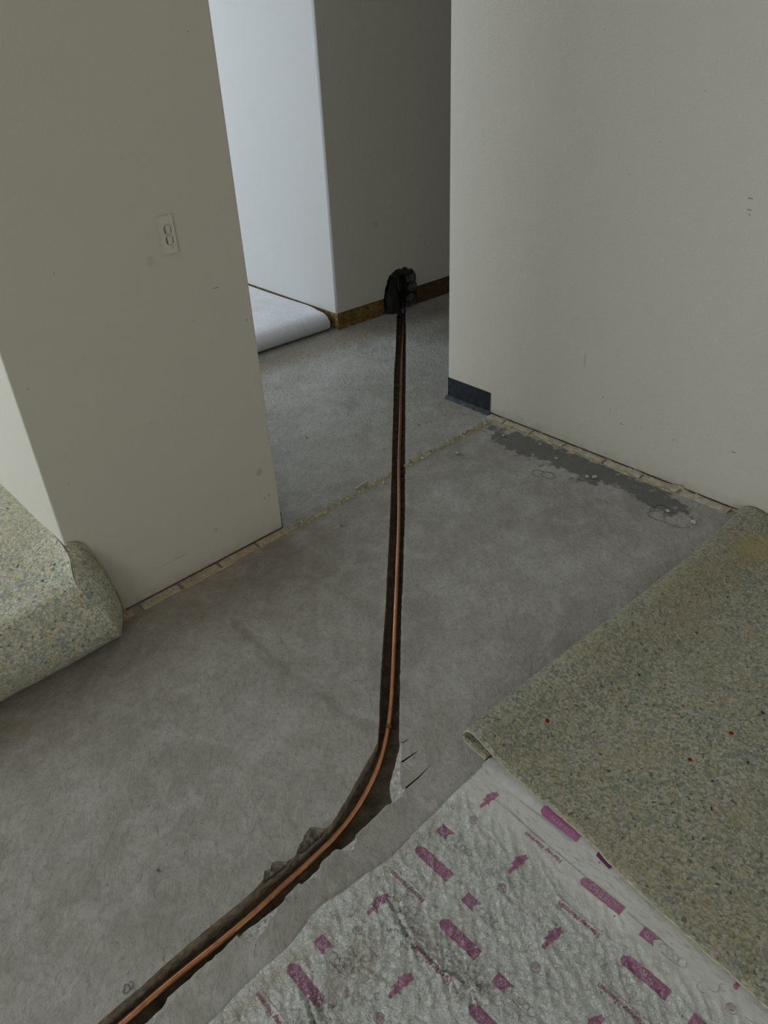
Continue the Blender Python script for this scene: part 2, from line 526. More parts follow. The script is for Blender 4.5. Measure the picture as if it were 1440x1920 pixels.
TL_out, chipsL = apply_chips(TL, CHIP_L, .002)
TR_out, chipsR = apply_chips(TR, CHIP_R, .0018)
SLOTS = [[(.790, .866), (.835, .861), (.842, .8585), (.792, .861)],
         [(.748, .8085), (.790, .8075), (.848, .811), (.790, .8045), (.747, .8045)],
         [(.829, .906), (.838, .902), (.851, .900), (.836, .8985)]]


def ngon_fill(outer, holes, pts, keep):
    verts = []; edges = []
    for loop in [outer]+holes:
        s = len(verts); verts += [Vector(p) for p in loop]
        edges += [(s+i, s+(i+1) % len(loop)) for i in range(len(loop))]
    verts += [Vector(p) for p in pts]
    V, E, Fc, _, _, _ = delaunay_2d_cdt(verts, edges, [], 0, 1e-5)
    faces = []
    for f in Fc:
        c = ((V[f[0]][0]+V[f[1]][0]+V[f[2]][0])/3, (V[f[0]][1]+V[f[1]][1]+V[f[2]][1])/3)
        if keep(c): faces.append(f)
    return V, faces


# ------------------------------------------------------------ floor
trench_hole = TL_out + TR_out[::-1]
tb = [(-.95, .7), (3.05, .7), (3.05, 3.15), (-.95, 3.15)]
grid = []
gx = -.35
while gx < 3.3:
    gy = .55
    while gy < 3.3:
        p = (gx+random.uniform(-.004, .004), gy+random.uniform(-.004, .004))
        if not (inside(p, trench_hole)) and (p[0] < 2.7 or p[1] > 2.2): grid.append(p)
        gy += .030
    gx += .030
floor_outer = [(-2.4, -2.6), (4.6, -2.6), (4.6, 6.0), (-2.4, 6.0)]
V, Fc = ngon_fill(floor_outer, [trench_hole]+SLOTS, grid,
                  lambda c: not inside(c, trench_hole) and not any(inside(c, s) for s in SLOTS))
bm = bmesh.new()
STAIN = [(2.24, 1.80), (2.236, 1.70), (2.262, 1.60), (2.262, 1.45), (2.262, 1.30), (2.262, 1.20), (2.255, 1.08), (2.225, .93), (2.175, .90), (2.13, .95), (2.125, 1.05), (2.17, 1.12), (2.165, 1.2), (2.115, 1.26), (2.13, 1.35), (2.135, 1.5), (2.11, 1.62), (2.15, 1.74)]
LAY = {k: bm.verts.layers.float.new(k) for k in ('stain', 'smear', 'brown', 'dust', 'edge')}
SMEAR = [(.79, 1.56), (.775, 1.37), (.777, 1.237), (.797, 1.087), (.807, .985)]
SMEAR2 = [(.95, 1.05), (1.10, 1.0), (1.28, .97)]
bvs = []
for v in V:
    x, y = v[0], v[1]
    bv = bm.verts.new((x, y, 0)); bvs.append(bv)
    d = poly_dist((x, y), STAIN+STAIN[:1])
    bv[LAY['stain']] = .5 + (min(.5, d/.09) if inside((x, y), STAIN) else -min(.5, d/.10))
    bv[LAY['smear']] = max(max(0, 1-poly_dist((x, y), SMEAR)/.035), .35*max(0, 1-poly_dist((x, y), SMEAR2)/.05))
    bw = max(0, 1-max(0, 1.84-y)/.75)*(1 if x < 1.3 else max(0, 1-(x-1.3)/.15)) if y < 1.84 else 0  # shade below the left wall put into the floor colour, with brown dust
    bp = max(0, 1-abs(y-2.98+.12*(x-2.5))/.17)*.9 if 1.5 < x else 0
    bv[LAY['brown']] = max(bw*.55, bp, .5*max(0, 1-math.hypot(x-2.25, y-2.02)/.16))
    bv[LAY['dust']] = .55*max(0, 1-pt_seg((x, y), (1.4, 2.1), (2.2, 2.75))/.5)+.25*max(0, 1-math.hypot(x-.45, y-1.1)/.2)
    dt = min(poly_dist((x, y), TR[::8]), .1)
    bv[LAY['edge']] = max(0, .62-dt/.03) if dt < .03 else 0
for f in Fc:
    try: bm.faces.new([bvs[i] for i in f])
    except ValueError: pass
bmesh.ops.recalc_face_normals(bm, faces=bm.faces)
if bm.faces[0].normal.z < 0: bmesh.ops.reverse_faces(bm, faces=bm.faces)
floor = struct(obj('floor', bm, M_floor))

DEPTH = -.044


def wall_strip(bm, line, z0f, z1, seed, rough=.0035):
    """vertical rough side from the line down to z1"""
    prev = None
    for i, (x, y) in enumerate(line):
        col = []
        for k in range(6):
            t = k/5; z = z0f(x, y)*(1-t)+z1*t
            j = rough*t*noise.noise(Vector((x*50, y*50, seed+k*1.7)))
            col.append(bm.verts.new((x+j, y+j, z)))
        if prev:
            for k in range(5):
                bm.faces.new([prev[k], prev[k+1], col[k+1], col[k]])
        prev = col


bm = bmesh.new()
chip_in = {}
for rim, inner in chipsL+chipsR:
    for p in inner[1:-1]: chip_in[(round(p[0], 5), round(p[1], 5))] = 1
zt = lambda x, y: (-.013 if (round(x, 5), round(y, 5)) in chip_in else 0.0)
wall_strip(bm, TL, zt, DEPTH-.01, 3.0)
wall_strip(bm, TR, zt, DEPTH-.01, 8.0)
obj('trench_side', bm, M_cut, floor)
for s in SLOTS:
    bm = bmesh.new(); n = len(s)
    top = [bm.verts.new((x, y, 0)) for x, y in s]; bot = [bm.verts.new((x, y, -.012)) for x, y in s]
    for i in range(n): bm.faces.new([top[i], bot[i], bot[(i+1) % n], top[(i+1) % n]])
    bm.faces.new(bot)
    obj('saw_slot', bm, M_gap, floor)
# bottom of the trench
bm = bmesh.new()
cl = [((a[0]), (a[1])) for a in TL[::2]]
prev = None
for (x, y) in TL[::2]:
    q = min(TR, key=lambda p: (p[0]-x)**2+(p[1]-y)**2)
    row = []
    for k in range(9):
        t = k/8; px = (x*(1-t)+q[0]*t); py = (y*(1-t)+q[1]*t)
        px += (px-(x+q[0])/2)*.25; py += (py-(y+q[1])/2)*.25
        z = DEPTH+.0045*fbm(px, py, 45, 3, 2.0)+.012*abs(2*t-1)**3
        row.append(bm.verts.new((px, py, z)))
    if prev:
        for k in range(8): bm.faces.new([prev[k], row[k], row[k+1], prev[k+1]])
    prev = row
obj('trench_bed', bm, M_dirt, floor, True)


def chip_mesh(rim, inner, mat, seed, zin=-.013):
    bm = bmesh.new(); n = 26

    def rs(L):
        d = [0]
        for a, b in zip(L, L[1:]): d.append(d[-1]+math.hypot(b[0]-a[0], b[1]-a[1]))
        out = []
        for k in range(n+1):
            s = d[-1]*k/n; i = 0
            while i < len(d)-2 and d[i+1] < s: i += 1
            t = (s-d[i])/max(1e-9, d[i+1]-d[i]); out.append((L[i][0]*(1-t)+L[i+1][0]*t, L[i][1]*(1-t)+L[i+1][1]*t))
        return out
    A, B = rs(rim), rs(inner); rows = []
    for k in range(n+1):
        row = []
        for j in range(8):
            t = j/7; x = A[k][0]*(1-t)+B[k][0]*t; y = A[k][1]*(1-t)+B[k][1]*t
            z = -.002*min(1, t*4)+(zin+.002)*t**1.4+(.0035*fbm(x, y, 130, 3, seed))*math.sin(PI*t)
            if 0 < t < 1: z = min(z, -.0008)
            row.append(bm.verts.new((x, y, z)))
        rows.append(row)
    for a, b in zip(rows, rows[1:]):
        for j in range(7): bm.faces.new([a[j], b[j], b[j+1], a[j+1]])
    bmesh.ops.recalc_face_normals(bm, faces=bm.faces)
    return obj('broken_edge', bm, mat, floor)


for i, (r, q) in enumerate(chipsL): chip_mesh(r, q, M_darkchip, i*3.1, -.030)
for i, (r, q) in enumerate(chipsR): chip_mesh(r, q, M_pale, 20+i*3.1)
# rim line of flaked concrete along the cut, small crumbs of the slab
# ------------------------------------------------------------ threshold ridge (rough strip across the doorway)


def ridge(a, b, w, h, seed, mat, name):
    bm = bmesh.new(); L = math.hypot(b[0]-a[0], b[1]-a[1]); n = int(L/.0035); m = 12; rows = []
    dx, dy = (b[0]-a[0])/L, (b[1]-a[1])/L
    for i in range(n+1):
        s = L*i/n; row = []
        cxo = .006*noise.noise(Vector((s*9, seed, 0)))+.003*noise.noise(Vector((s*40, seed, 4)))
        ww = w*(.8+.5*noise.noise(Vector((s*22, seed, 9)))+.4*noise.noise(Vector((s*90, seed, 2))))
        ww *= min(1, .3+s/.01)*min(1, .3+(L-s)/.01)
        for j in range(m+1):
            u = (j/m-.5)*2; o = cxo+u*ww/2
            x = a[0]+dx*s-dy*o; y = a[1]+dy*s+dx*o
            prof = (1-u*u)
            # a double bead: groove in the middle
            g = 1-.55*math.exp(-(u/.22)**2)
            z = h*prof*g*(1+1.5*fbm(x, y, 95, 3, seed))-.0018
            row.append(bm.verts.new((x, y, max(z, -.002))))
        rows.append(row)
    for p, q in zip(rows, rows[1:]):
        for j in range(m): bm.faces.new([p[j], q[j], q[j+1], p[j+1]])
    bmesh.ops.recalc_face_normals(bm, faces=bm.faces)
    o = obj(name, bm, mat, None)
    return o


t1 = ridge((1.188, 1.806), (1.678, 1.825), .020, .008, 1.0, M_ridge, 'mortar_ridge')
tag(t1, 'crumbly sand-coloured ridge across the concrete between left wall corner and pipe trench', 'mortar ridge')
t2 = ridge((1.752, 1.826), (2.262, 1.826), .026, .010, 6.0, M_ridge, 'mortar_ridge')
tag(t2, 'crumbly yellowish ridge across the concrete between pipe trench and black skirting piece', 'mortar ridge')
for par, (xa, xb, k) in ((t1, (1.2, 1.63, 26)), (t2, (1.765, 2.25, 34))):
    bm = bmesh.new()
    for i in range(k):
        x = random.uniform(xa, xb); y = 1.817+.018*(x-1.2)/1.0*.5+random.gauss(0, .009); r = random.uniform(.0015, .0055)
        m = Matrix.Translation((x, y, r*.4)) @ Matrix.Rotation(random.random()*6, 4, 'Z') @ Matrix.Diagonal((r*1.8, r, r*.8, 1))
        res = bmesh.ops.create_icosphere(bm, subdivisions=1, radius=1, matrix=m)
        for v in res['verts']: v.co += Vector([random.uniform(-.0008, .0008) for _ in range(3)])
    o = obj('crumb', bm, M_ridge_pale, par); o['kind'] = 'stuff'
# the bright splinter on the ridge
bm = bmesh.new(); vs = box(bm, -.035, .035, -.0035, .0035, 0, .006)
for v in vs: v.co += Vector((0, random.uniform(-.002, .002), random.uniform(-.001, .001)))
bmesh.ops.transform(bm, matrix=Matrix.Translation((1.545, 1.842, .002)) @ Matrix.Rotation(.12, 4, 'Z'), verts=bm.verts)
obj('splinter', bm, M_ridge_pale, t1)

# ------------------------------------------------------------ walls


def wall_box(name, x0, x1, y0, y1, z0, z1, mat, bev=.005, parent=None):
    bm = bmesh.new(); box(bm, x0, x1, y0, y1, z0, z1)
    if bev:
        es = [e for e in bm.edges if abs(e.verts[0].co.z-e.verts[1].co.z) > .1]
        bmesh.ops.bevel(bm, geom=es, offset=bev, segments=3, affect='EDGES', profile=.6)
    return obj(name, bm, mat, parent)


CE = 2.42
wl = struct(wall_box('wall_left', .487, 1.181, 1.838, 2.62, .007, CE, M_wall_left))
obj('bottom_plate', (lambda b: (box(b, .494, 1.176, 1.845, 2.615, -.001, .0075), b)[1])(bmesh.new()), M_gap, wl)
obj('corner_skirting', (lambda b: (box(b, 1.1812, 1.1842, 1.842, 2.0, .0, .062), b)[1])(bmesh.new()), M_black, wl)
wr = struct(wall_box('wall_right', 2.308, 2.42, -2.6, 2.110, .007, CE, M_wall_right))
obj('bottom_plate', (lambda b: (box(b, 2.314, 2.415, -2.6, 2.104, -.001, .0075), b)[1])(bmesh.new()), M_gap, wr)

# far wall with the broken hole; it runs slightly askew
A0 = Vector((2.523, 3.104, 0)); A1 = Vector((4.6, 3.009, 0)); U = (A1-A0).normalized(); Nn = Vector((-U.y, U.x, 0))
HOLE = [(.325, .093), (.333, .136), (.352, .185), (.372, .213), (.395, .222), (.420, .231), (.455, .229), (.480, .226), (.520, .214), (.552, .198), (.566, .16), (.574, .124), (.577, .07), (.574, .0), (.335, .0), (.330, .05)]


def on_wall(u, z, d=0.0):
    p = A0+U*u+Nn*d; return (p.x, p.y, z)


def wall_sheet(name, z0, z1, u1, holes, mat, d, parent=None, thick=.02):
    outer = [(0, z0), (u1, z0), (u1, z1), (0, z1)]
    if holes and z0 == 0:
        a = [p for p in HOLE if p[1] < .092]
        lo = sorted([p for p in HOLE], key=lambda p: p[0])
    bm = bmesh.new()
    return bm


def poly_slab(poly, d0, d1):
    """polygon on the askew wall plane extruded from depth d0 to d1"""
    bm = bmesh.new()
    V, Fc = ngon_fill(poly, [], [], lambda c: inside(c, poly))
    a = [bm.verts.new(on_wall(v[0], v[1], d0)) for v in V]; b = [bm.verts.new(on_wall(v[0], v[1], d1)) for v in V]
    for f in Fc:
        bm.faces.new([a[i] for i in f]); bm.faces.new([b[i] for i in reversed(f)])
    n = len(poly)
    idx = []
    for p in poly: idx.append(min(range(len(V)), key=lambda i: (V[i][0]-p[0])**2+(V[i][1]-p[1])**2))
    for i in range(n):
        try: bm.faces.new([a[idx[i]], a[idx[(i+1) % n]], b[idx[(i+1) % n]], b[idx[i]]])
        except ValueError: pass
    bmesh.ops.recalc_face_normals(bm, faces=bm.faces)
    return bm


random.seed(3)
rag = []
for i in range(len(HOLE)):
    p, q = HOLE[i], HOLE[(i+1) % len(HOLE)]
    for k in range(3):
        t = k/3; j = (.0035 if k else 0)
        rag.append((p[0]*(1-t)+q[0]*t+random.uniform(-j, j), max(0.0, p[1]*(1-t)+q[1]*t+random.uniform(-j, j))))
arc = [p for p in rag if p[1] > .094]                      # from left jamb over the top to right jamb
arc = arc  # ordered left -> top -> right
UL = (A1-A0).length
upper = [(0, .094), (arc[0][0]-.002, .094)] + arc + [(arc[-1][0]+.003, .104), (UL, .104), (UL, CE), (0, CE)]
wb = struct(obj('wall_back', poly_slab(upper, 0, .013), M_wall))
wlow_l = [(0, .0), (.330, .0), (.328, .05), (.325, .094), (0, .094)]
wlow_r = [(.577, .0), (UL, .0), (UL, .104), (.576, .104)]
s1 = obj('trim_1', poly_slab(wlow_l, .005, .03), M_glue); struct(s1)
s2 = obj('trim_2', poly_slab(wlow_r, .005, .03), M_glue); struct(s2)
# cavity behind the hole
bm = bmesh.new()
for (u0, u1, z0, z1, d0, d1) in ((.25, .27, -.06, .30, .014, .12), (.62, .64, -.06, .30, .014, .12), (.25, .64, .28, .30, .014, .12), (.25, .64, -.06, .30, .12, .13), (.25, .64, -.08, -.06, .014, .12)):
    vs = box(bm, u0, u1, 0, 1, z0, z1)
    for v in vs: v.co = Vector(on_wall(v.co.x, v.co.z, d0 if v.co.y < .5 else d1))
obj('wall_cavity', bm, M_cavity, wb)

wi = struct(wall_box('wall_inner', 2.520, 2.640, 3.117, 6.0, .092, CE, M_wall_cool, 0))
bm = bmesh.new()   # plaster corner bead joining the two painted faces
prof = [(2.520, 3.118), (2.520, 3.110), (2.5215, 3.106), (2.5245, 3.1043), (2.53, 3.1040), (2.53, 3.118)]
lo = [bm.verts.new((x, y, .092)) for x, y in prof]; hi = [bm.verts.new((x, y, CE)) for x, y in prof]
for i in range(len(prof)-1): bm.faces.new([lo[i], lo[i+1], hi[i+1], hi[i]])
bm.faces.new(lo[::-1])
obj('corner_bead', bm, M_wall_cool, wi, True)
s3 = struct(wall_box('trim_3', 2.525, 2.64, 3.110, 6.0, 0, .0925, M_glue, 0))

# outer shell with window openings


def wall_with_window(name, axis, c, t, a0, a1, w0, w1, z0, z1, wname):
    bm = bmesh.new()

    def bx(p0, p1, q0, q1):
        if axis == 'x': box(bm, min(c, c+t), max(c, c+t), p0, p1, q0, q1)
        else: box(bm, p0, p1, min(c, c+t), max(c, c+t), q0, q1)
    bx(a0, w0, 0, CE); bx(w1, a1, 0, CE); bx(w0, w1, 0, z0); bx(w0, w1, z1, CE)
    w = struct(obj(name, bm, M_wall))
    wn = empty(wname, (c, (w0+w1)/2, z0) if axis == 'x' else ((w0+w1)/2, c, z0)); struct(wn)
    bm = bmesh.new(); f = .04

    def fx(p0, p1, q0, q1):
        m = c+t*.5
        if axis == 'x': box(bm, m-.02, m+.02, p0, p1, q0, q1)
        else: box(bm, p0, p1, m-.02, m+.02, q0, q1)
    fx(w0, w0+f, z0, z1); fx(w1-f, w1, z0, z1); fx(w0+f, w1-f, z0, z0+f); fx(w0+f, w1-f, z1-f, z1)
    fx((w0+w1)/2-f/2, (w0+w1)/2+f/2, z0+f, z1-f)
    o = obj('window_frame', bm, M_frame, wn); o.matrix_parent_inverse = Matrix.Translation(-wn.location)


wall_with_window('wall_outer_left', 'x', -2.4, -.12, 3.8, 6.0, 4.15, 5.85, .6, 2.38, 'window_1')
wall_with_window('wall_outer_side', 'x', -2.4, -.12, 1.0, 3.8, 2.1, 3.4, 1.05, 2.35, 'added_side_window')  # unseen opening, made up to carry the added side light
wall_with_window('wall_outer_front', 'x', -2.4, -.12, -2.6, 1.0, -2.0, -.6, .55, 2.35, 'window_4')
wall_with_window('wall_front', 'y', -2.6, -.12, -2.4, 4.6, 0.2, 1.4, .9, 2.1, 'window_2')
wall_with_window('wall_far', 'y', 6.0, .12, -2.4, 2.64, .2, 2.0, .65, 2.25, 'window_3')
struct(wall_box('wall_passage_end', 4.6, 4.72, -2.6, 6.0, 0, CE, M_wall, 0))
bm = bmesh.new(); box(bm, -2.52, 4.72, -2.72, 6.12, CE, CE+.1); struct(obj('ceiling', bm, M_ceiling))

# black skirting remnant on the right wall's end
bm = bmesh.new(); box(bm, 2.3052, 2.3078, 1.870, 2.110, .012, .096)
sk = obj('skirting_patch', bm, M_black)
tag(sk, 'short strip of black painted skirting left at the foot of the right wall corner', 'skirting')
bm = bmesh.new(); rows = []
for i in range(40):
    y = 1.866+.250*i/39; w = .016+.005*noise.noise(Vector((y*40, 2, 0))); hh = .012+.003*noise.noise(Vector((y*70, 5, 0)))
    rows.append([bm.verts.new(p) for p in [(2.3052, y, hh), (2.300, y, hh*.8), (2.300-w*.5, y, .004), (2.300-w, y, -.001)]])
for p, q in zip(rows, rows[1:]):
    for k in range(3): bm.faces.new([p[k], q[k], q[k+1], p[k+1]])
bmesh.ops.recalc_face_normals(bm, faces=bm.faces)
obj('sealant_lip', bm, M_lip, sk, True)

# ------------------------------------------------------------ carpet gripper strips
random.seed(11)


def gripper(c0, c1, w, label, mat, axis):
    bm = bmesh.new(); L = c1-c0; n = 8; h = .0065
    rows = []
    ea, eb = random.uniform(-.004, .004), random.uniform(-.004, .004)
    for i in range(n+1):
        t = i/n; s = c0+.0018+(L-.0036)*t
        wa = w[0]+random.uniform(-.0008, .0008); wb_ = w[1]+random.uniform(-.0012, .0012)
        e0 = ea if i == 0 else (eb if i == n else 0)
        P = [(s, wa, .0002), (s, wa, h), (s+e0*.3, (wa+wb_)/2, h+.0003), (s+e0, wb_+(.003 if wb_ > wa else -.003), h*.8), (s+e0, wb_+(.003 if wb_ > wa else -.003), .0002)]
        rows.append([bm.verts.new((p[0], p[1], p[2]) if axis == 'x' else (p[1], p[0], p[2])) for p in P])
    for a, b in zip(rows, rows[1:]):
        for k in range(4): bm.faces.new([a[k], b[k], b[k+1], a[k+1]])
        bm.faces.new([a[4], b[4], b[0], a[0]])
    bm.faces.new(rows[0]); bm.faces.new(rows[-1][::-1])
    bmesh.ops.recalc_face_normals(bm, faces=bm.faces)
    base = Vector(((c0+c1)/2, (w[0]+w[1])/2, 0)) if axis == 'x' else Vector(((w[0]+w[1])/2, (c0+c1)/2, 0))
    r = empty('carpet_gripper', base)
    bmesh.ops.translate(bm, verts=bm.verts, vec=-base)
    obj('wood_strip', bm, mat, r)
    tag(r, label, 'gripper strip', 'wooden gripper strips along the walls')
    for k in range(2):
        s = (random.uniform(.12, .3) if k == 0 else random.uniform(.7, .88))*L-L/2
        b2 = bmesh.new()
        loc = (s, random.uniform(-.004, .004), h+.0004) if axis == 'x' else (random.uniform(-.004, .004), s, h+.0004)
        bmesh.ops.create_cone(b2, cap_ends=True, segments=8, radius1=.0019, radius2=.0016, depth=.0014, matrix=Matrix.Translation(loc))
        obj('nail', b2, M_dark, r)
    return r


GX = [.440, .503, .622, .767, .910, 1.058, 1.186]
names = ['mostly hidden under the pale underlay roll', 'short brown wooden strip touching the pale underlay roll', 'second', 'third', 'fourth', 'fifth']
lab = ['brown wooden gripper strip half hidden by the pale underlay roll at left wall',
       'brown gripper strip at left wall, next after the one under the underlay roll',
       'middle brown gripper strip under the left wall, below the light switch',
       'brown gripper strip at left wall, second back from the doorway corner',
       'brown gripper strip at the left wall corner, touching the sandy ridge']
segs = [(.512, .604), (.634, .764), (.770, .906), (.913, 1.055), (1.061, 1.186)]
for (a, b), l in zip(segs, lab): gripper(a, b, (1.830, 1.804), l, M_wood, 'x')
RY = [1.858, 1.774, 1.632, 1.473, 1.293, 1.135, .986, .800]
labR = ['short dusty gripper strip at right wall, beside the black skirting patch',
        'dusty gripper strip at right wall, second from the black skirting patch',
        'dusty gripper strip at right wall, third from the black skirting patch',
        'dusty gripper strip at right wall, fourth from the black skirting patch, above dark stain',
        'dusty gripper strip at right wall, third from the foam underlay',
        'dusty gripper strip at right wall, second from the foam underlay',
        'dusty gripper strip at right wall running under the foam underlay fold']
for i in range(7): gripper(RY[i+1]+.003, RY[i]-.003, (2.299, 2.272), labR[i], M_wood_pale, 'y')

# yellowish glue squeezed out beside the strips
def glue_line(name, pts, w, h, seed, mat, label):
    bm = bmesh.new(); P = densify(pts, .004); rows = []
    for i, (x, y) in enumerate(P):
        a = P[max(0, i-1)]; b = P[min(len(P)-1, i+1)]; L = math.hypot(b[0]-a[0], b[1]-a[1]); nx, ny = -(b[1]-a[1])/L, (b[0]-a[0])/L
        g = max(0, noise.noise(Vector((x*18, y*18, seed)))+.25); ww = w*(.25+1.4*g); hh = h*g*1.6
        row = []
        for j in range(6):
            u = j/5*2-1; row.append(bm.verts.new((x+nx*u*ww/2, y+ny*u*ww/2, hh*(1-u*u)*(1+.8*noise.noise(Vector((x*160, y*160, j*2.1))))-.0008)))
        rows.append(row)
    for p, q in zip(rows, rows[1:]):
        for j in range(5): bm.faces.new([p[j], q[j], q[j+1], p[j+1]])
    bmesh.ops.recalc_face_normals(bm, faces=bm.faces)
    o = obj(name, bm, mat, None, True); tag(o, label, 'glue'); return o


M_gluebead = simple('glue_bead', (.44, .37, .20), .7, .35, .35, 60, .002, 150)
glue_line('glue_bead', [(2.266, 1.79), (2.265, .80)], .010, .006, 3.0, M_gluebead, 'lumpy yellowish bead of old glue along the right gripper strips')
glue_line('glue_bead', [(.64, 1.800), (1.19, 1.800)], .006, .003, 9.0, M_wood, 'thin broken brown glue line in front of the left gripper strips')
glue_line('glue_patch', [(2.258, 1.80), (2.236, 1.77), (2.250, 1.742), (2.262, 1.70)], .026, .007, 1.3, M_gluebead, 'pale glue lump where the sandy ridge meets the right gripper strips')
glue_line('glue_bead', [(2.302, 1.85), (2.302, 1.2), (2.303, .78)], .008, .009, 4.0, M_wood, 'brown rubble packed between right wall and gripper strips')

# ------------------------------------------------------------ copper pipe
PP = [(2.985, 3.125), (2.960, 3.075), (2.93, 3.035), (2.826, 2.928), (2.482, 2.586), (2.158, 2.262), (1.964, 2.068), (1.771, 1.877), (1.529, 1.629), (1.289, 1.393), (1.14, 1.247),
      (1.029, 1.14), (.931, 1.045), (.858, .979), (.793, .931), (.754, .904), (.717, .886), (.668, .866), (.621, .849), (.564, .838), (.515, .833),
      (.456, .831), (.408, .830), (.338, .8245), (.274, .8255), (.213, .827), (.155, .8305), (.096, .830), (.049, .8275), (-.002, .828), (-.9, .826)]
path = [(x, y, -.0215+(.04 if i == 0 else (.012 if i == 1 else 0))) for i, (x, y) in enumerate(PP)]
path = [(2.990, 3.150, .14)]+path
pp = resample(catmull(path, 8), 900)
for _ in range(3):
    pp = [pp[0]]+[sum((pp[max(0, min(len(pp)-1, i+k))] for k in range(-7, 8)), Vector())/15 for i in range(1, len(pp)-1)]+[pp[-1]]
bm = bmesh.new(); tube(bm, pp[::3]+[pp[-1]], .0076, 20)
pipe = obj('copper_pipe', bm, M_copper, None, True)
tag(pipe, 'long bent copper water pipe lying in the trench cut through the floor', 'pipe')
# saddle clip holding the pipe
cx, cy = .851, .973; dirv = Vector((.66, .75, 0)).normalized(); nv = Vector((-dirv.y, dirv.x, 0))
clip = empty('pipe_clip', (cx, cy, -.040)); tag(clip, 'small tarnished saddle clip over the copper pipe at its bend', 'pipe clip')
bm = bmesh.new(); prof = []
for a in (-.020, -.0085): prof.append((a, .0035))
for k in range(9):
    t = PI-PI*k/8; prof.append((.0088*math.cos(t), .0185+.0086*math.sin(t)))
for a in (.0085, .020): prof.append((a, .0035))
rows = []
for s in (-.006, .006):
    rows.append([bm.verts.new(nv*a+dirv*s+Vector((0, 0, z))) for a, z in prof])
for k in range(len(prof)-1): bm.faces.new([rows[0][k], rows[1][k], rows[1][k+1], rows[0][k+1]])
o = obj('strap', bm, M_clip, clip); md = o.modifiers.new('s', 'SOLIDIFY'); md.thickness = .0012
for a in (-.0155, .0155):
    bm = bmesh.new(); bmesh.ops.create_cone(bm, cap_ends=True, segments=12, radius1=.0028, radius2=.002, depth=.0016, matrix=Matrix.Translation(nv*a+Vector((0, 0, .005))))
    obj('screw', bm, M_clip, clip)

# ------------------------------------------------------------ wall hole content: black membrane, conduits, rubble
hb = empty('black_membrane', on_wall(.45, 0, -.01)); tag(hb, 'crumpled black plastic membrane stuffed in the hole at the foot of the back wall', 'membrane')
inv = Matrix.Translation(-Vector(on_wall(.45, 0, -.01)))


def wallpt(u, z, d): return Vector(on_wall(u, z, d))


def crumple(name, grid, mat, parent, amp=.006, seed=0, n=6, world_inv=inv, flat=True):
    """bilinear patches through a coarse grid of (u,z,d) points, crumpled"""
    bm = bmesh.new(); R = []
    gr = [[wallpt(*p) for p in row] for row in grid]
    for i in range((len(gr)-1)*n+1):
        a = min(i//n, len(gr)-2); t = i/n-a; row = []
        for j in range((len(gr[0])-1)*n+1):
            b = min(j//n, len(gr[0])-2); s = j/n-b
            p = (gr[a][b]*(1-t)+gr[a+1][b]*t)*(1-s)+(gr[a][b+1]*(1-t)+gr[a+1][b+1]*t)*s
            k = amp*fbm(p.x+p.z, p.y-p.z, 28, 3, seed)
            row.append(bm.verts.new(p-Nn*abs(k)))
        R.append(row)
    for p, q in zip(R, R[1:]):
        for j in range(len(p)-1): bm.faces.new([p[j], p[j+1], q[j+1], q[j]])
    bmesh.ops.recalc_face_normals(bm, faces=bm.faces)
    bmesh.ops.transform(bm, matrix=world_inv, verts=bm.verts)
    o = obj(name, bm, mat, parent); md = o.modifiers.new('s', 'SOLIDIFY'); md.thickness = .003; md.offset = 1
    return o


crumple('left_flap', [[(.322, .095, -.012), (.330, .05, -.010), (.338, .004, -.004)], [(.345, .15, -.02), (.352, .07, -.028), (.362, .002, -.028)],
                      [(.378, .205, -.012), (.395, .09, -.030), (.410, .002, -.034)], [(.420, .222, .004), (.432, .10, .000), (.440, .002, -.006)]], M_blackplastic, hb, .006, 2)
crumple('top_flap', [[(.372, .208, .006), (.40, .19, -.014)], [(.425, .236, .004), (.435, .205, -.018)], [(.50, .232, .004), (.49, .20, -.012)], [(.555, .200, .006), (.52, .17, -.004)]], M_blackplastic, hb, .008, 6)
crumple('rear_sheet', [[(.42, .22, .03), (.42, -.01, .05)], [(.50, .22, .045), (.50, -.01, .06)], [(.57, .20, .03), (.57, 0, .04)]], M_conduit, hb, .01, 9)
for (u, zt_, r, dd) in ((.452, .20, .011, .000), (.478, .19, .009, .010), (.430, .17, .010, .012)):
    bm = bmesh.new(); tube(bm, [wallpt(u, -.035, dd+.012), wallpt(u+.003, .04, dd), wallpt(u-.004, .12, dd+.004), wallpt(u, zt_+.03, dd+.03)], r, 10)
    bmesh.ops.transform(bm, matrix=inv, verts=bm.verts); obj('conduit', bm, M_conduit, hb, True)
# broken plaster lump on the right of the hole
rb = empty('broken_plaster', on_wall(.54, 0, -.01)); tag(rb, 'dark broken plaster lump at right side of the hole in the back wall', 'rubble')
bm = bmesh.new(); random.seed(21)
lumps = [(.535, .165, .034, .032, .036), (.505, .205, .030, .016, .020), (.548, .105, .026, .03, .03), (.530, .045, .034, .026, .024), (.565, .018, .03, .022, .016), (.515, .012, .025, .02, .014)]
for k, (u, z, su, sz, sd) in enumerate(lumps):
    c = wallpt(u, z, .008)
    res = bmesh.ops.create_icosphere(bm, subdivisions=3, radius=1)
    for v in res['verts']:
        p = v.co.copy(); f = 1+.35*noise.noise(p*1.6+Vector((k*5, 0, 0)))+.15*noise.noise(p*4)
        v.co = c+U*p.x*su*f+Vector((0, 0, max(-z+.001, p.z*sz*f)))-Nn*p.y*sd*f*.7
bmesh.ops.transform(bm, matrix=Matrix.Translation(-rb.location), verts=bm.verts)
obj('plaster_lump', bm, M_rubble, rb)

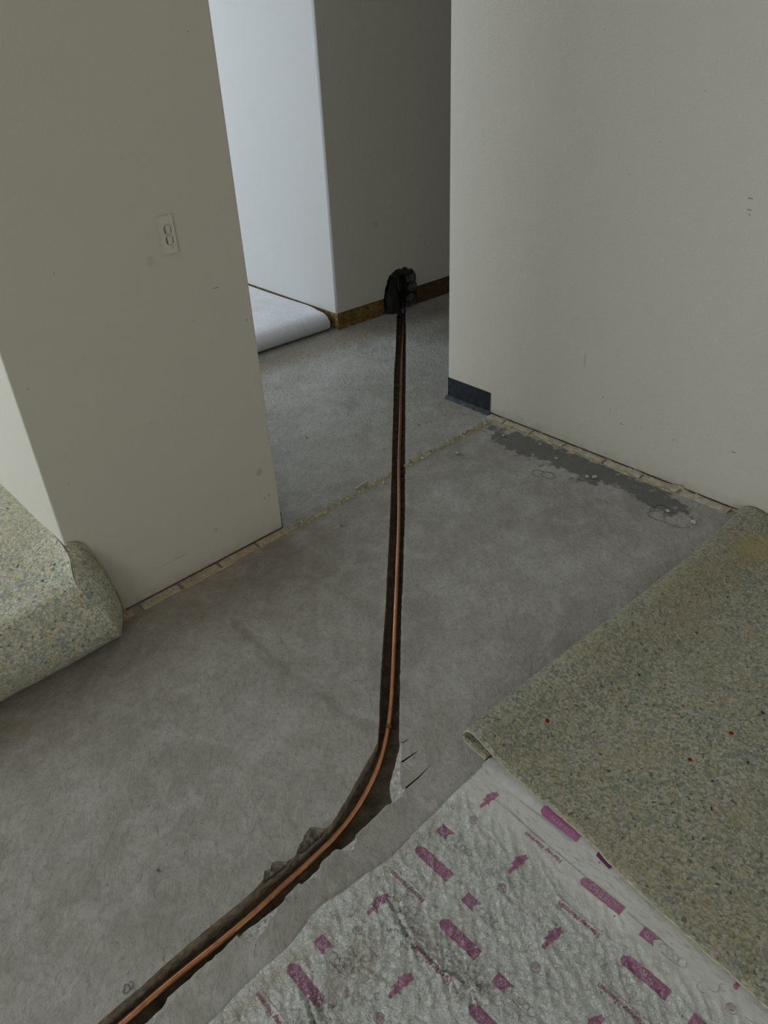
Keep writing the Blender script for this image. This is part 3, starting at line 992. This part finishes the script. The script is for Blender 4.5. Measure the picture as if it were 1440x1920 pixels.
# ------------------------------------------------------------ light switch on the left wall
sw = empty('light_switch', (.961, 1.838, 1.0185)); tag(sw, 'slim white two-rocker light switch plate mounted on the left wall', 'light switch')
bm = bmesh.new(); box(bm, -.0205, .0205, -.009, 0, -.046, .046)
bmesh.ops.bevel(bm, geom=[e for e in bm.edges if not (e.verts[0].co.y > -.001 and e.verts[1].co.y > -.001)], offset=.002, segments=2, affect='EDGES')
obj('plate', bm, M_plastic, sw)
for z in (.013, -.013):
    bm = bmesh.new(); box(bm, -.0098, .0098, -.0096, -.0085, z-.0112, z+.0112)
    bmesh.ops.bevel(bm, geom=[e for e in bm.edges if abs(e.verts[0].co.y-e.verts[1].co.y) > .0005], offset=.003, segments=3, affect='EDGES')
    obj('rocker_surround', bm, M_dark, sw)
    bm = bmesh.new(); vs = box(bm, -.0085, .0095, -.0125, -.0086, z-.0098, z+.0108)
    for v in vs:
        if v.co.y < -.01 and v.co.z < z: v.co.y += .002
    bmesh.ops.bevel(bm, geom=[e for e in bm.edges if abs(e.verts[0].co.y-e.verts[1].co.y) > .0005], offset=.0028, segments=3, affect='EDGES')
    obj('rocker', bm, M_plastic, sw)
for z, x in ((.032, 0), (-.031, .004)):
    bm = bmesh.new(); bmesh.ops.create_cone(bm, cap_ends=True, segments=14, radius1=.0034, radius2=.0030, depth=.001, matrix=Matrix.Translation((x, -.0092, z)) @ Matrix.Rotation(PI/2, 4, 'X'))
    obj('screw_cap', bm, M_dark if z < 0 else M_plastic, sw)
    if z < 0:
        bm = bmesh.new(); bmesh.ops.create_cone(bm, cap_ends=True, segments=14, radius1=.0026, radius2=.0022, depth=.001, matrix=Matrix.Translation((x-.0006, -.0097, z+.0006)) @ Matrix.Rotation(PI/2, 4, 'X'))
        obj('screw_cap', bm, M_plastic, sw)

# ------------------------------------------------------------ left underlay roll
def loft(cols, closed=False):
    bm = bmesh.new(); R = [[bm.verts.new(p) for p in c] for c in cols]
    for a, b in zip(R, R[1:]):
        for k in range(len(a)-1): bm.faces.new([a[k], b[k], b[k+1], a[k+1]])
    return bm


def front_profile(x, e):
    """e: 0 far left .. 1 at the right corner: control points from back to floor contact"""
    dip = .045*math.sin(PI*min(1, e*1.0))*1.0
    return [(x, 2.75, .300), (x, 2.30, .306), (x, 2.02, .300), (x-.01*e, 1.895, .285-dip), (x-.02*e, 1.80, .246-.3*dip),
            (x-.035*e, 1.735-.01*e, .246-.006*e), (x-.02*e, 1.690, .205-.005*e), (x, 1.668, .15), (x+.02*e, 1.68, .08), (x+.035*e, 1.72, .022), (x+.04*e, 1.765, .001), (x+.03*e, 1.80, .001)]


cols = []
n1 = 34
for i in range(n1+1):
    e = i/n1; x = -.75+(1.237)*e**.8
    ee = max(0, (x+.1)/.587) if x > -.1 else 0
    P = front_profile(x, min(1, ee))
    if ee >= .98:
        P[3] = (.486, 1.90, .304); P[4] = (.478, 1.80, .292); P[5] = (.452, 1.725, .252)
    elif ee > .75:
        t = (ee-.75)/.25; t = t*t
        P[3] = tuple(Vector(P[3]).lerp(Vector((.486, 1.90, .304)), t)); P[4] = tuple(Vector(P[4]).lerp(Vector((.478, 1.80, .292)), t)); P[5] = tuple(Vector(P[5]).lerp(Vector((.452, 1.725, .252)), t))
    cols.append(resample(catmull(P, 6), 90))
bm = loft(cols)
roll = empty('underlay_roll', (.2, 1.85, 0)); tag(roll, 'bulky pale chip foam underlay roll pressed against the left wall corner', 'underlay')
# right end, swelling in front of the wall face
R0 = [(.486, 1.836, .306), (.478, 1.80, .292), (.466, 1.76, .272), (.452, 1.725, .252)]
colsB = []
last = [v.copy() for v in cols[-1]]
top_i = min(range(len(last)), key=lambda i: (last[i]-Vector((.452, 1.725, .252))).length)
edge0 = resample(last[top_i:], 40)
wallc = resample(catmull([(.486, 1.836, .306), (.522, 1.834, .290), (.546, 1.833, .238), (.562, 1.832, .180), (.574, 1.831, .115), (.583, 1.831, .05), (.586, 1.831, .001)], 8), 40)
rid = resample(catmull([(.452, 1.725, .252), (.466, 1.76, .272), (.478, 1.80, .292), (.486, 1.836, .306)], 8), 24)
basec = resample(catmull([tuple(last[-1]), (.553, 1.815, .001), (.586, 1.831, .001)], 8), 24)
for i in range(25):
    s = i/24; col = []
    for j in range(41):
        t = j/40
        p = edge0[j].lerp(wallc[j], s)+rid[i].lerp(basec[i], t)-((rid[0].lerp(basec[0], t)).lerp(rid[-1].lerp(basec[-1], t), s))
        b = math.sin(PI*s)*math.sin(PI*t)
        p = p+Vector((.012, -.007, .003))*b
        if p.x > .484: p.y = min(p.y, 1.835)
        col.append(p)
    colsB.append(col)
b2 = loft(colsB)
for bb, nm in ((bm, 'foam_sheet'), (b2, 'folded_end')):
    for v in bb.verts:
        k = .004*fbm(v.co.x, v.co.y+v.co.z, 9, 3, 4.0)
        if not (v.co.x > .47 and v.co.y > 1.82): v.co.z = max(.0008, v.co.z+k)
    bmesh.ops.recalc_face_normals(bb, faces=bb.faces)
    bmesh.ops.translate(bb, verts=bb.verts, vec=-roll.location)
    obj(nm, bb, M_foam_left, roll, True)
# torn yellowish lip of the foam where it meets the wall
bm = bmesh.new(); tube(bm, [p+Vector((.001, -.004, 0))-roll.location for p in wallc], .0035, 8)
obj('cut_edge', bm, M_foam_edge, roll, True)

# ------------------------------------------------------------ far underlay with white backing
def pad2(y, x0=1.2, x1=2.488): pass


cols = []
for i in range(60):
    x = .75+(2.486-.75)*i/59
    yo = 3.150+(2.482-x)*.052
    w = .004*fbm(x, 0, 6, 2, 5.0)
    P = [(x, 5.6, .084), (x, 4.2, .084), (x, 3.6, .085+w), (x, 3.35, .089+2*w), (x, yo+.07, .094+w), (x, yo+.025, .091), (x, yo-.004, .076), (x, yo-.022, .050), (x, yo-.018, .022), (x, yo+.002, .003), (x, yo+.04, .002)]
    P = [(p[0] if p[1] < 3.3 else p[0]+.026*(i/59), p[1], p[2]) for p in P]
    cols.append(resample(catmull(P, 8), 80))
bm = loft(cols)
for v in bm.verts:
    if v.co.z > .05 and v.co.y > 3.2: v.co.z += .010*fbm(v.co.x, v.co.y, 4.5, 3, 8.0)*min(1, (v.co.y-3.2)/.2)*(1 if v.co.x < 2.35 else max(0, (2.5-v.co.x)/.15))
bmesh.ops.recalc_face_normals(bm, faces=bm.faces)
fp = empty('white_underlay', (2.0, 3.6, 0)); tag(fp, 'folded underlay with white backing on the floor by the bright inner wall', 'underlay')
bmesh.ops.translate(bm, verts=bm.verts, vec=-fp.location)
o = obj('white_backing', bm, M_felt, fp, True)
bm = bmesh.new(); tube(bm, [p-fp.location+Vector((.001, 0, 0)) for p in cols[-1][36:]], .0025, 8)
obj('sheet_edge', bm, M_gap, fp, True)

# ------------------------------------------------------------ right foam underlay
def edge_x(y):
    pts = [(-1.6, .78), (-.4, .83), (.05, .871), (.117, .878), (.166, .881), (.226, .885), (.283, .893), (.337, .903), (.379, .908), (.434, .919), (.46, .922), (.552, .930), (.605, .931), (.661, .935), (.724, .930), (.80, .936)]
    for (ya, xa), (yb, xb) in zip(pts, pts[1:]):
        if ya <= y <= yb: return xa+(xb-xa)*(y-ya)/(yb-ya)
    return pts[0][1] if y < pts[0][0] else pts[-1][1]


def fold_y(x):
    pts = [(.9, .803), (1.18, .797), (1.40, .783), (1.64, .768), (1.93, .762), (2.303, .772)]
    for (xa, ya), (xb, yb) in zip(pts, pts[1:]):
        if xa <= x <= xb: return ya+(yb-ya)*(x-xa)/(xb-xa)
    return pts[0][1] if x < .9 else pts[-1][1]


cols = []
NX = 150
for i in range(NX+1):
    s = i/NX; f = fold_y(.94+(2.303-.94)*s)-.803
    fl = 1-.30*sstep(.65, 1, s); wd = 1+.5*sstep(0, .25, s)
    base = [(-1.6, .017), (-.8, .016), (-.2, .016), (.1, .016), (.3, .016), (.45, .016), (.60-.02*wd, .0150), (.690-.040*wd, .0190), (.735-.032*wd, .040*fl), (.762-.012*wd, .0560*fl), (.783, .0550*fl), (.7990, .034*fl), (.797, .013), (.780, .0055), (.755, .0048), (.727, .0048)]
    P = []
    for (y, z) in base:
        yy = y+f*sstep(.3, .75, y)
        xl = edge_x(min(y, .80)) if z > .01 or y < .7 else edge_x(min(y, .8))+.002
        P.append((xl+(2.303-xl)*s, yy, z))
    cols.append(resample(catmull(P, 7), 330))
bm = loft(cols)
for v in bm.verts:
    if v.co.y < .80 and v.co.z > .012:
        a = sstep(.9, 1.1, v.co.x)
        v.co.z += a*(.0045*fbm(v.co.x, v.co.y, 3.2, 3, 12.0))+.0016*fbm(v.co.x, v.co.y, 24, 3, 3.0)
    if v.co.x < .96 and v.co.y < .70: v.co.x += .0035*noise.noise(Vector((v.co.y*30, 0, 3)))+.002*noise.noise(Vector((v.co.y*110, 0, 3)))
    v.co.z = max(.0046, v.co.z)
bmesh.ops.recalc_face_normals(bm, faces=bm.faces)
fu = empty('foam_underlay', (1.6, .2, 0)); tag(fu, 'green-grey chip foam underlay sheet with folded edge covering floor at right', 'underlay')
edge_line = [v.co.copy() for v in bm.verts[:331]]
bmesh.ops.translate(bm, verts=bm.verts, vec=-fu.location)
o = obj('foam_sheet', bm, M_foam, fu, True)
md = o.modifiers.new('s', 'SOLIDIFY'); md.thickness = .0075; md.offset = 0
bm = bmesh.new()
pe = [p-fu.location+Vector((-.0005, 0, 0)) for p in edge_line]
tube(bm, pe, lambda t: .0026*(1+.45*noise.noise(Vector((t*160, 0, 0)))), 8)
obj('torn_edge', bm, M_foam_edge, fu, True)

# ------------------------------------------------------------ printed underlay (white film up)
random.seed(5)
FAR = [(-.9, .70), (.157, .706), (.265, .712), (.336, .711), (.432, .729), (.506, .718), (.612, .705), (.718, .712), (.846, .718), (.938, .722), (1.10, .722)]


def far_y(x):
    for (xa, ya), (xb, yb) in zip(FAR, FAR[1:]):
        if xa <= x <= xb:
            t = (x-xa)/(xb-xa); t = t*t*(3-2*t); return ya+(yb-ya)*t
    return .71


PUCK = [((.536, .640), (.512, .565), .010), ((.512, .565), (.515, .500), .009), ((.522, .470), (.530, .425), .008), ((.300, .60), (.285, .55), .010), ((.41, .56), (.33, .57), .005)]


RAD = [(.512, .565, .010), (.530, .425, .010), (.300, .585, .009), (.41, .60, .006), (.525, .485, .008), (.533, .622, .007)]


def hsheet(x, y):
    z = .0062
    d = far_y(x)-y
    amt = 1-sstep(.78, .88, x)                       # the strip by the foam lies smooth
    # broad pillows
    z += amt*.007*max(0, fbm(x, y, 5.5, 2, 1.0)+.15)
    # wrinkles running roughly toward lower left
    ca, sa = math.cos(.9), math.sin(.9)
    u, v = x*ca+y*sa, -x*sa+y*ca
    w = abs(noise.noise(Vector((u*14, v*38, 3.0))))
    z += amt*.0028*(1-min(1, w*3.5))
    w2 = abs(noise.noise(Vector((u*40+5, v*85, 8.0))))
    z += amt*.0013*(1-min(1, w2*3))
    z += amt*.0016*fbm(x, y, 75, 3, 6.0)
    if d < .02: z *= .75+.25*sstep(0, .02, d)
    for a, b, k in PUCK:
        q = pt_seg((x, y), a, b)
        if q < .06:
            # raised lips with a dark tuck between
            z += k*(.75*math.exp(-((q-.008)/.007)**2)-.9*math.exp(-(q/.0032)**2))*(.6+1.3*noise.noise(Vector((x*45, y*45, 1))))
    for cx_, cy_, k in RAD:
        dx_, dy_ = x-cx_, y-cy_; rr = math.hypot(dx_, dy_)
        if rr < .13:
            an = math.atan2(dy_, dx_); w3 = 1-min(1, abs(noise.noise(Vector((math.cos(an)*4.5, math.sin(an)*4.5, cx_*9+rr*4))))*4)
            z += k*w3*math.exp(-rr/.045)*sstep(0, .012, rr)
    if x > .86: z = min(z, .0066)
    return max(.0015, z)


bm = bmesh.new(); nx, ny = 372, 330
X0, X1, Y0 = -.28, 1.02, -.35
R = []
for j in range(ny+1):
    row = []
    for i in range(nx+1):
        x = X0+(X1-X0)*i/nx; fy = far_y(x)+.0015*noise.noise(Vector((x*40, 0, 0)))
        y = Y0+(fy-Y0)*j/ny
        row.append(bm.verts.new((x, y, hsheet(x, y))))
    R.append(row)
skirt = [bm.verts.new((v.co.x, v.co.y-.001, .0)) for v in R[-1]]
R.append(skirt)
for a, b in zip(R, R[1:]):
    for i in range(nx): bm.faces.new([a[i], a[i+1], b[i+1], b[i]])
sh = empty('printed_underlay', (.5, .4, 0)); tag(sh, 'wrinkled white underlay sheet printed with mauve tags and lettering in the foreground', 'underlay')
off = -sh.location
bmesh.ops.translate(bm, verts=bm.verts, vec=off)
o = obj('film', bm, M_sheet, sh, True)
bm = bmesh.new(); tube(bm, [v+Vector((0, 0, 0)) for v in [Vector((X0+(X1-.085-X0)*i/200, far_y(X0+(X1-.085-X0)*i/200)-.0002, .0032))+off for i in range(201)]], .0022, 8)
obj('cut_edge', bm, M_foam_edge, sh, True)


def drape(bm, lift):
    for v in bm.verts: v.co.z = hsheet(v.co.x, v.co.y)+lift


def poly_print(name, poly, mat, lift=.0006, res=.0035):
    xs = [p[0] for p in poly]; ys = [p[1] for p in poly]; pts = []
    x = min(xs)+res/2
    while x < max(xs):
        y = min(ys)+res/2
        while y < max(ys):
            if inside((x, y), poly) and poly_dist((x, y), poly+poly[:1]) > res*.35: pts.append((x, y))
            y += res
        x += res
    D = []
    for i in range(len(poly)): D += densify([poly[i], poly[(i+1) % len(poly)]], res)[:-1]
    V, Fc = ngon_fill(D, [], pts, lambda c: inside(c, D))
    bm = bmesh.new(); vs = [bm.verts.new((v[0], v[1], 0)) for v in V]
    for f in Fc: bm.faces.new([vs[i] for i in f])
    drape(bm, lift)
    bmesh.ops.recalc_face_normals(bm, faces=bm.faces)
    if sum(f.normal.z for f in bm.faces) < 0: bmesh.ops.reverse_faces(bm, faces=bm.faces)
    bmesh.ops.translate(bm, verts=bm.verts, vec=off)
    return obj(name, bm, mat, sh, True)


def stroke_print(name, lines, w, mat, lift=.0009):
    bm = bmesh.new()
    for L in lines:
        P = densify(L, .0025); rows = []
        for i, (x, y) in enumerate(P):
            a = P[max(0, i-1)]; b = P[min(len(P)-1, i+1)]; l = max(1e-9, math.hypot(b[0]-a[0], b[1]-a[1])); nx_, ny_ = -(b[1]-a[1])/l*w/2, (b[0]-a[0])/l*w/2
            rows.append((bm.verts.new((x+nx_, y+ny_, 0)), bm.verts.new((x-nx_, y-ny_, 0))))
        for p, q in zip(rows, rows[1:]): bm.faces.new([p[0], q[0], q[1], p[1]])
    drape(bm, lift)
    bmesh.ops.recalc_face_normals(bm, faces=bm.faces)
    for f in bm.faces:
        if f.normal.z < 0: f.normal_flip()
    bmesh.ops.translate(bm, verts=bm.verts, vec=off)
    return obj(name, bm, mat, sh, True)


_tc = {}


def text_mesh(txt, offset):
    if (txt, offset) in _tc: return _tc[(txt, offset)]
    cu = bpy.data.curves.new('lettering', 'FONT'); cu.body = txt; cu.size = 1; cu.align_x = 'CENTER'; cu.align_y = 'CENTER'; cu.offset = offset; cu.resolution_u = 3
    o = bpy.data.objects.new('lettering', cu); COL.objects.link(o)
    dg = bpy.context.evaluated_depsgraph_get(); me = bpy.data.meshes.new_from_object(o.evaluated_get(dg))
    COL.objects.unlink(o); bpy.data.objects.remove(o); bpy.data.curves.remove(cu)
    V = [v.co.copy() for v in me.vertices]; Fs = [list(p.vertices) for p in me.polygons]; bpy.data.meshes.remove(me)
    _tc[(txt, offset)] = (V, Fs)
    return V, Fs


def text_print(name, txt, cx, cy, length, height, ang, mat, offset=0.0, lift=.0009, xoff=0):
    """text centred at (cx,cy), reading direction ang, letter height and total length in metres"""
    V, Fs = text_mesh(txt, offset)
    w = max(v.x for v in V)-min(v.x for v in V); h = max(v.y for v in V)-min(v.y for v in V)
    mx = (max(v.x for v in V)+min(v.x for v in V))/2; my = (max(v.y for v in V)+min(v.y for v in V))/2
    bm = bmesh.new(); ca, sa = math.cos(ang), math.sin(ang); vs = []
    for v in V:
        a, b = (v.x-mx)/w*length, (v.y-my)/h*height
        vs.append(bm.verts.new((cx+a*ca-b*sa, cy+a*sa+b*ca, 0)))
    for f in Fs:
        try: bm.faces.new([vs[i] for i in f])
        except ValueError: pass
    bmesh.ops.triangulate(bm, faces=bm.faces)
    for _ in range(2):
        es = [e for e in bm.edges if e.calc_length() > .004]
        if es: bmesh.ops.subdivide_edges(bm, edges=es, cuts=1); bmesh.ops.triangulate(bm, faces=bm.faces)
    drape(bm, lift)
    for f in bm.faces:
        f.normal_update()
        if f.normal.z < 0: f.normal_flip()
    bmesh.ops.translate(bm, verts=bm.verts, vec=off)
    return obj(name, bm, mat, sh, True)


def circle(cx, cy, r, a0=0, a1=2*PI, n=20, sy=1.0):
    return [(cx+r*math.cos(a0+(a1-a0)*k/n), cy+r*sy*math.sin(a0+(a1-a0)*k/n)) for k in range(n+1)]


def vis(x, y, m=.0):
    return -.02 < x < .905+m and y < far_y(x)-.012 and (y > .62-.80*(x-.1) or x > .8) and y > -.05 and x+y > .62


UPA = PI/2     # the lettering reads toward +y, away from the viewer
for i in range(-3, 5):
    for j in range(-4, 5):
        tx = .843-.0745*i-.262*j; ty = .354-.1395*i+.140*j
        if tx > .88: tx_ = tx
        # tag with chamfered end and lettering CIRRUS
        if vis(tx, ty):
            a, L = .0115, .0465
            poly = [(tx-a, ty-L), (tx+a, ty-L), (tx+a, ty+L-.010), (tx+a*.35, ty+L), (tx-a*.45, ty+L), (tx-a, ty+L-.008)]
            poly_print('printed_tag', poly, M_ink)
            text_print('tag_lettering', 'CIRRUS', tx, ty-.002, .056, .0125, UPA, M_ink_white, -.028, .0011)
        hx, hy = tx-.072, ty+.004
        if vis(hx, hy):
            text_print('printed_lettering', 'Harvey Norman', hx, hy, .092, .0125, UPA, M_ink, .030)
            stroke_print('printed_rule', [[(hx+.0095, hy-.047), (hx+.0095, hy+.045)]], .0009, M_ink_faint)
        # spearhead emblem
        ax, ay = tx-.139, ty+.017
        if vis(ax, ay):
            sp = [(-.031, .002), (-.026, .007), (-.012, .004), (-.010, .010), (-.0165, .0135), (-.005, .011), (.002, .012), (.006, .017), (.010, .0125), (.020, .010), (.024, .004), (.031, .0015),
                  (.026, -.003), (.028, -.010), (.016, -.008), (.006, -.010), (.002, -.006), (-.006, -.007), (-.013, -.013), (-.011, -.006), (-.020, -.003), (-.029, -.004)]
            poly_print('printed_emblem', [(ax+p*.95, ay+q*.8) for p, q in sp], M_ink, .0006, .003)
        rx, ry = tx-.006, ty-.108
        if vis(rx, ry):
            a = .0118; Lh = .0155
            poly = [(rx-a, ry-Lh), (rx-a*.1, ry-Lh+.007), (rx+a, ry-Lh-.003), (rx+a, ry+Lh), (rx-a, ry+Lh)]
            poly_print('printed_square', poly, M_ink)
            stroke_print('ring_mark', [circle(rx, ry+.001, .0078), circle(rx, ry+.001, .0048, .6, 5.2), [(rx-.004, ry+.001), (rx+.0045, ry+.001)]], .0009, M_ink_white, .0012)
            g = ry-.046
            if vis(rx, g):
                stroke_print('outline_lettering', [circle(rx, g+.017, .0072, -1.2, 2.6), circle(rx, g+.004, .0058), circle(rx, g-.008, .0058), circle(rx, g-.021, .0082, .3, 5.6)], .0008, M_ink_grey)
                stroke_print('printed_rule', [[(rx-.010, g+.016), (rx-.010, g-.016)]], .0012, M_ink_grey)
        qx, qy = tx-.202, ty+.007
        if vis(qx, qy):
            hexo = [(qx-.0095, qy+.004), (qx-.0095, qy-.005), (qx-.002, qy-.0105), (qx+.0075, qy-.004), (qx+.008, qy+.005), (qx, qy+.0095), (qx-.0095, qy+.004)]
            stroke_print('hexagon_mark', [hexo], .0009, M_ink_grey)
            poly_print('printed_hexagon', [(qx-.003, qy-.006), (qx+.0065, qy-.003), (qx+.007, qy+.004), (qx, qy+.008), (qx-.005, qy+.003)], M_ink_faint)
            if vis(qx-.005, qy-.05):
                text_print('faint_lettering', 'natural comfort', qx-.004, qy-.048, .060, .009, UPA, M_ink_faint, -.01) if False else stroke_print('faint_rule', [[(qx-.008, qy-.022), (qx-.008, qy-.07)], [(qx+.004, qy-.022), (qx+.004, qy-.04)]], .0008, M_ink_faint)
            stroke_print('curl_outline', [circle(qx+.012, qy+.040, .011, 2.6, 5.6), circle(qx-.006, qy+.052, .008, 1.0, 4.2), circle(qx+.022, qy+.026, .006, 0, 4.4)], .0007, M_ink_grey)
# taped pale strip along the foam edge, with one bright tag and one half hidden
def strip_x(y): return edge_x(y)-.046-.012*sstep(.2, .7, y)


bm = bmesh.new(); rows = []
for k in range(150):
    y = .722-k*.0025; xa = .9005+.001*noise.noise(Vector((y*12, 0, 0)))+.012*max(0, (y-.6)/.12)**2; xb = edge_x(y)+.03-.02*max(0, (y-.66)/.06)
    rows.append([bm.verts.new((xa+(xb-xa)*s/6, y, .0072+(.0007 if s else 0)+.0003*noise.noise(Vector((y*30, s, 0))))) for s in range(7)])
for a, b in zip(rows, rows[1:]):
    for s in range(6): bm.faces.new([a[s], a[s+1], b[s+1], b[s]])
bmesh.ops.recalc_face_normals(bm, faces=bm.faces)
if bm.faces[0].normal.z < 0: bmesh.ops.reverse_faces(bm, faces=bm.faces)
bmesh.ops.translate(bm, verts=bm.verts, vec=off)
M_band = simple('overlap_film', (.68, .68, .67), .5, .35, .10, 60, .0004, 300)
obj('overlap_band', bm, M_band, sh, True)
_h = hsheet
hsheet = lambda x, y: .0080 if x > .86 else _h(x, y)
poly_print('printed_tag', [(.9015, .455), (.924, .457), (.932, .545), (.925, .554), (.911, .553), (.9025, .543)], simple('bright_mauve_ink', (.44, .16, .33), .5, .35, .12, 60, 0), .0012)
text_print('tag_lettering', 'CIRRUS', .9130, .498, .058, .0125, UPA-.05, M_ink_white, -.028, .0019)
poly_print('printed_tag', [(.8985, .372), (.914, .372), (.922, .412), (.905, .408)], simple('dark_mauve_ink', (.19, .06, .13), .5, .35, .12, 60, 0), .0012)

stroke_print('scuffed_line', [[(.862, .645), (.857, .50)], [(.856, .47), (.849, .33)], [(.848, .30), (.846, .20)], [(.8985, .60), (.8985, .46)]], .0011, M_ink_grey)

# ------------------------------------------------------------ debris
random.seed(8)


def pebble(x, y, r, label, mat=M_pebble, name='plaster_crumb'):
    bm = bmesh.new(); bmesh.ops.create_icosphere(bm, subdivisions=2, radius=1)
    s = random.random()*50
    for v in bm.verts:
        f = 1+.45*noise.noise(v.co*1.4+Vector((s, 0, 0))); v.co = Vector((v.co.x*r*1.3*f, v.co.y*r*f, v.co.z*r*.7*f+r*.5))
    o = obj(name, bm, mat); o.location = (x, y, 0); o.rotation_euler.z = random.random()*6
    o.data.update(); zmin = min(v.co.z for v in o.data.vertices); o.location.z = -zmin
    tag(o, label, 'crumb'); return o


pebble(1.959, 1.742, .008, 'plaster crumb on the concrete just in front of the sandy ridge')
pebble(2.142, .857, .008, 'plaster crumb on the floor nearest the foam underlay fold')
pebble(2.145, .952, .006, 'small plaster crumb at the near end of the dark floor stain')
pebble(2.150, 1.278, .006, 'plaster crumb in the middle of the dark floor stain')
pebble(2.165, 1.255, .008, 'largest plaster crumb in the middle of the dark floor stain')
pebble(2.19, 1.70, .006, 'plaster crumb at the far end of the dark floor stain')
pebble(2.185, 1.44, .005, 'pale crumb between far and middle parts of the dark stain')
pebble(1.64, 2.28, .0035, 'tiny dark speck of grit on the passage floor left of the trench', M_dark, 'grit')
pebble(1.325, 1.70, .0035, 'tiny dark grit in front of the sandy ridge left of the trench', M_dark, 'grit')
pebble(.24, 1.03, .003, 'tiny dark grit on the concrete left of the pipe, in the foreground', M_dark, 'grit')
pebble(2.03, 2.02, .0035, 'tiny dark grit in the passage between trench and black skirting', M_dark, 'grit')


def hair(x, y, r, turns, label, seed):
    pts = []
    for k in range(40):
        t = k/39; a = t*turns*2*PI; rr = r*(.5+.9*abs(noise.noise(Vector((t*3, seed, 0)))))
        pts.append((x+rr*math.cos(a)+1.2*r*t*math.cos(seed), y+rr*math.sin(a)*1.3+1.2*r*t*math.sin(seed), .0012+.002*abs(noise.noise(Vector((t*5, seed, 3))))))
    bm = bmesh.new(); tube(bm, catmull(pts, 3), .00055, 5)
    tag(obj('loose_fibre', bm, M_hair, None, True), label, 'fibre')


hair(2.07, 1.38, .035, 1.6, 'loose curl of dark carpet fibre left of the dark stain', 2.0)
hair(2.12, .98, .05, .8, 'loose dark fibre curling past the near end of the dark stain', 4.4)
hair(.080, .858, .010, 1.1, 'small loop of grey fibre at the trench edge in the foreground', 1.0)

# loose grit beside the trench, nobody could count it
bm = bmesh.new(); random.seed(31)
for k in range(260):
    i = random.randrange(5, len(TR)-5); x, y = TR[i] if random.random() < .6 else random.choice(TL[5:-30])
    x += random.gauss(0, .010); y += random.gauss(0, .010); r = random.uniform(.0006, .0020)
    if inside((x, y), trench_hole): continue
    bmesh.ops.create_icosphere(bm, subdivisions=1, radius=r, matrix=Matrix.Translation((x, y, r*.6)))
gt = obj('grit', bm, M_pale); tag(gt, 'fine pale concrete grit scattered along the edges of the trench', 'grit', None, 'stuff')
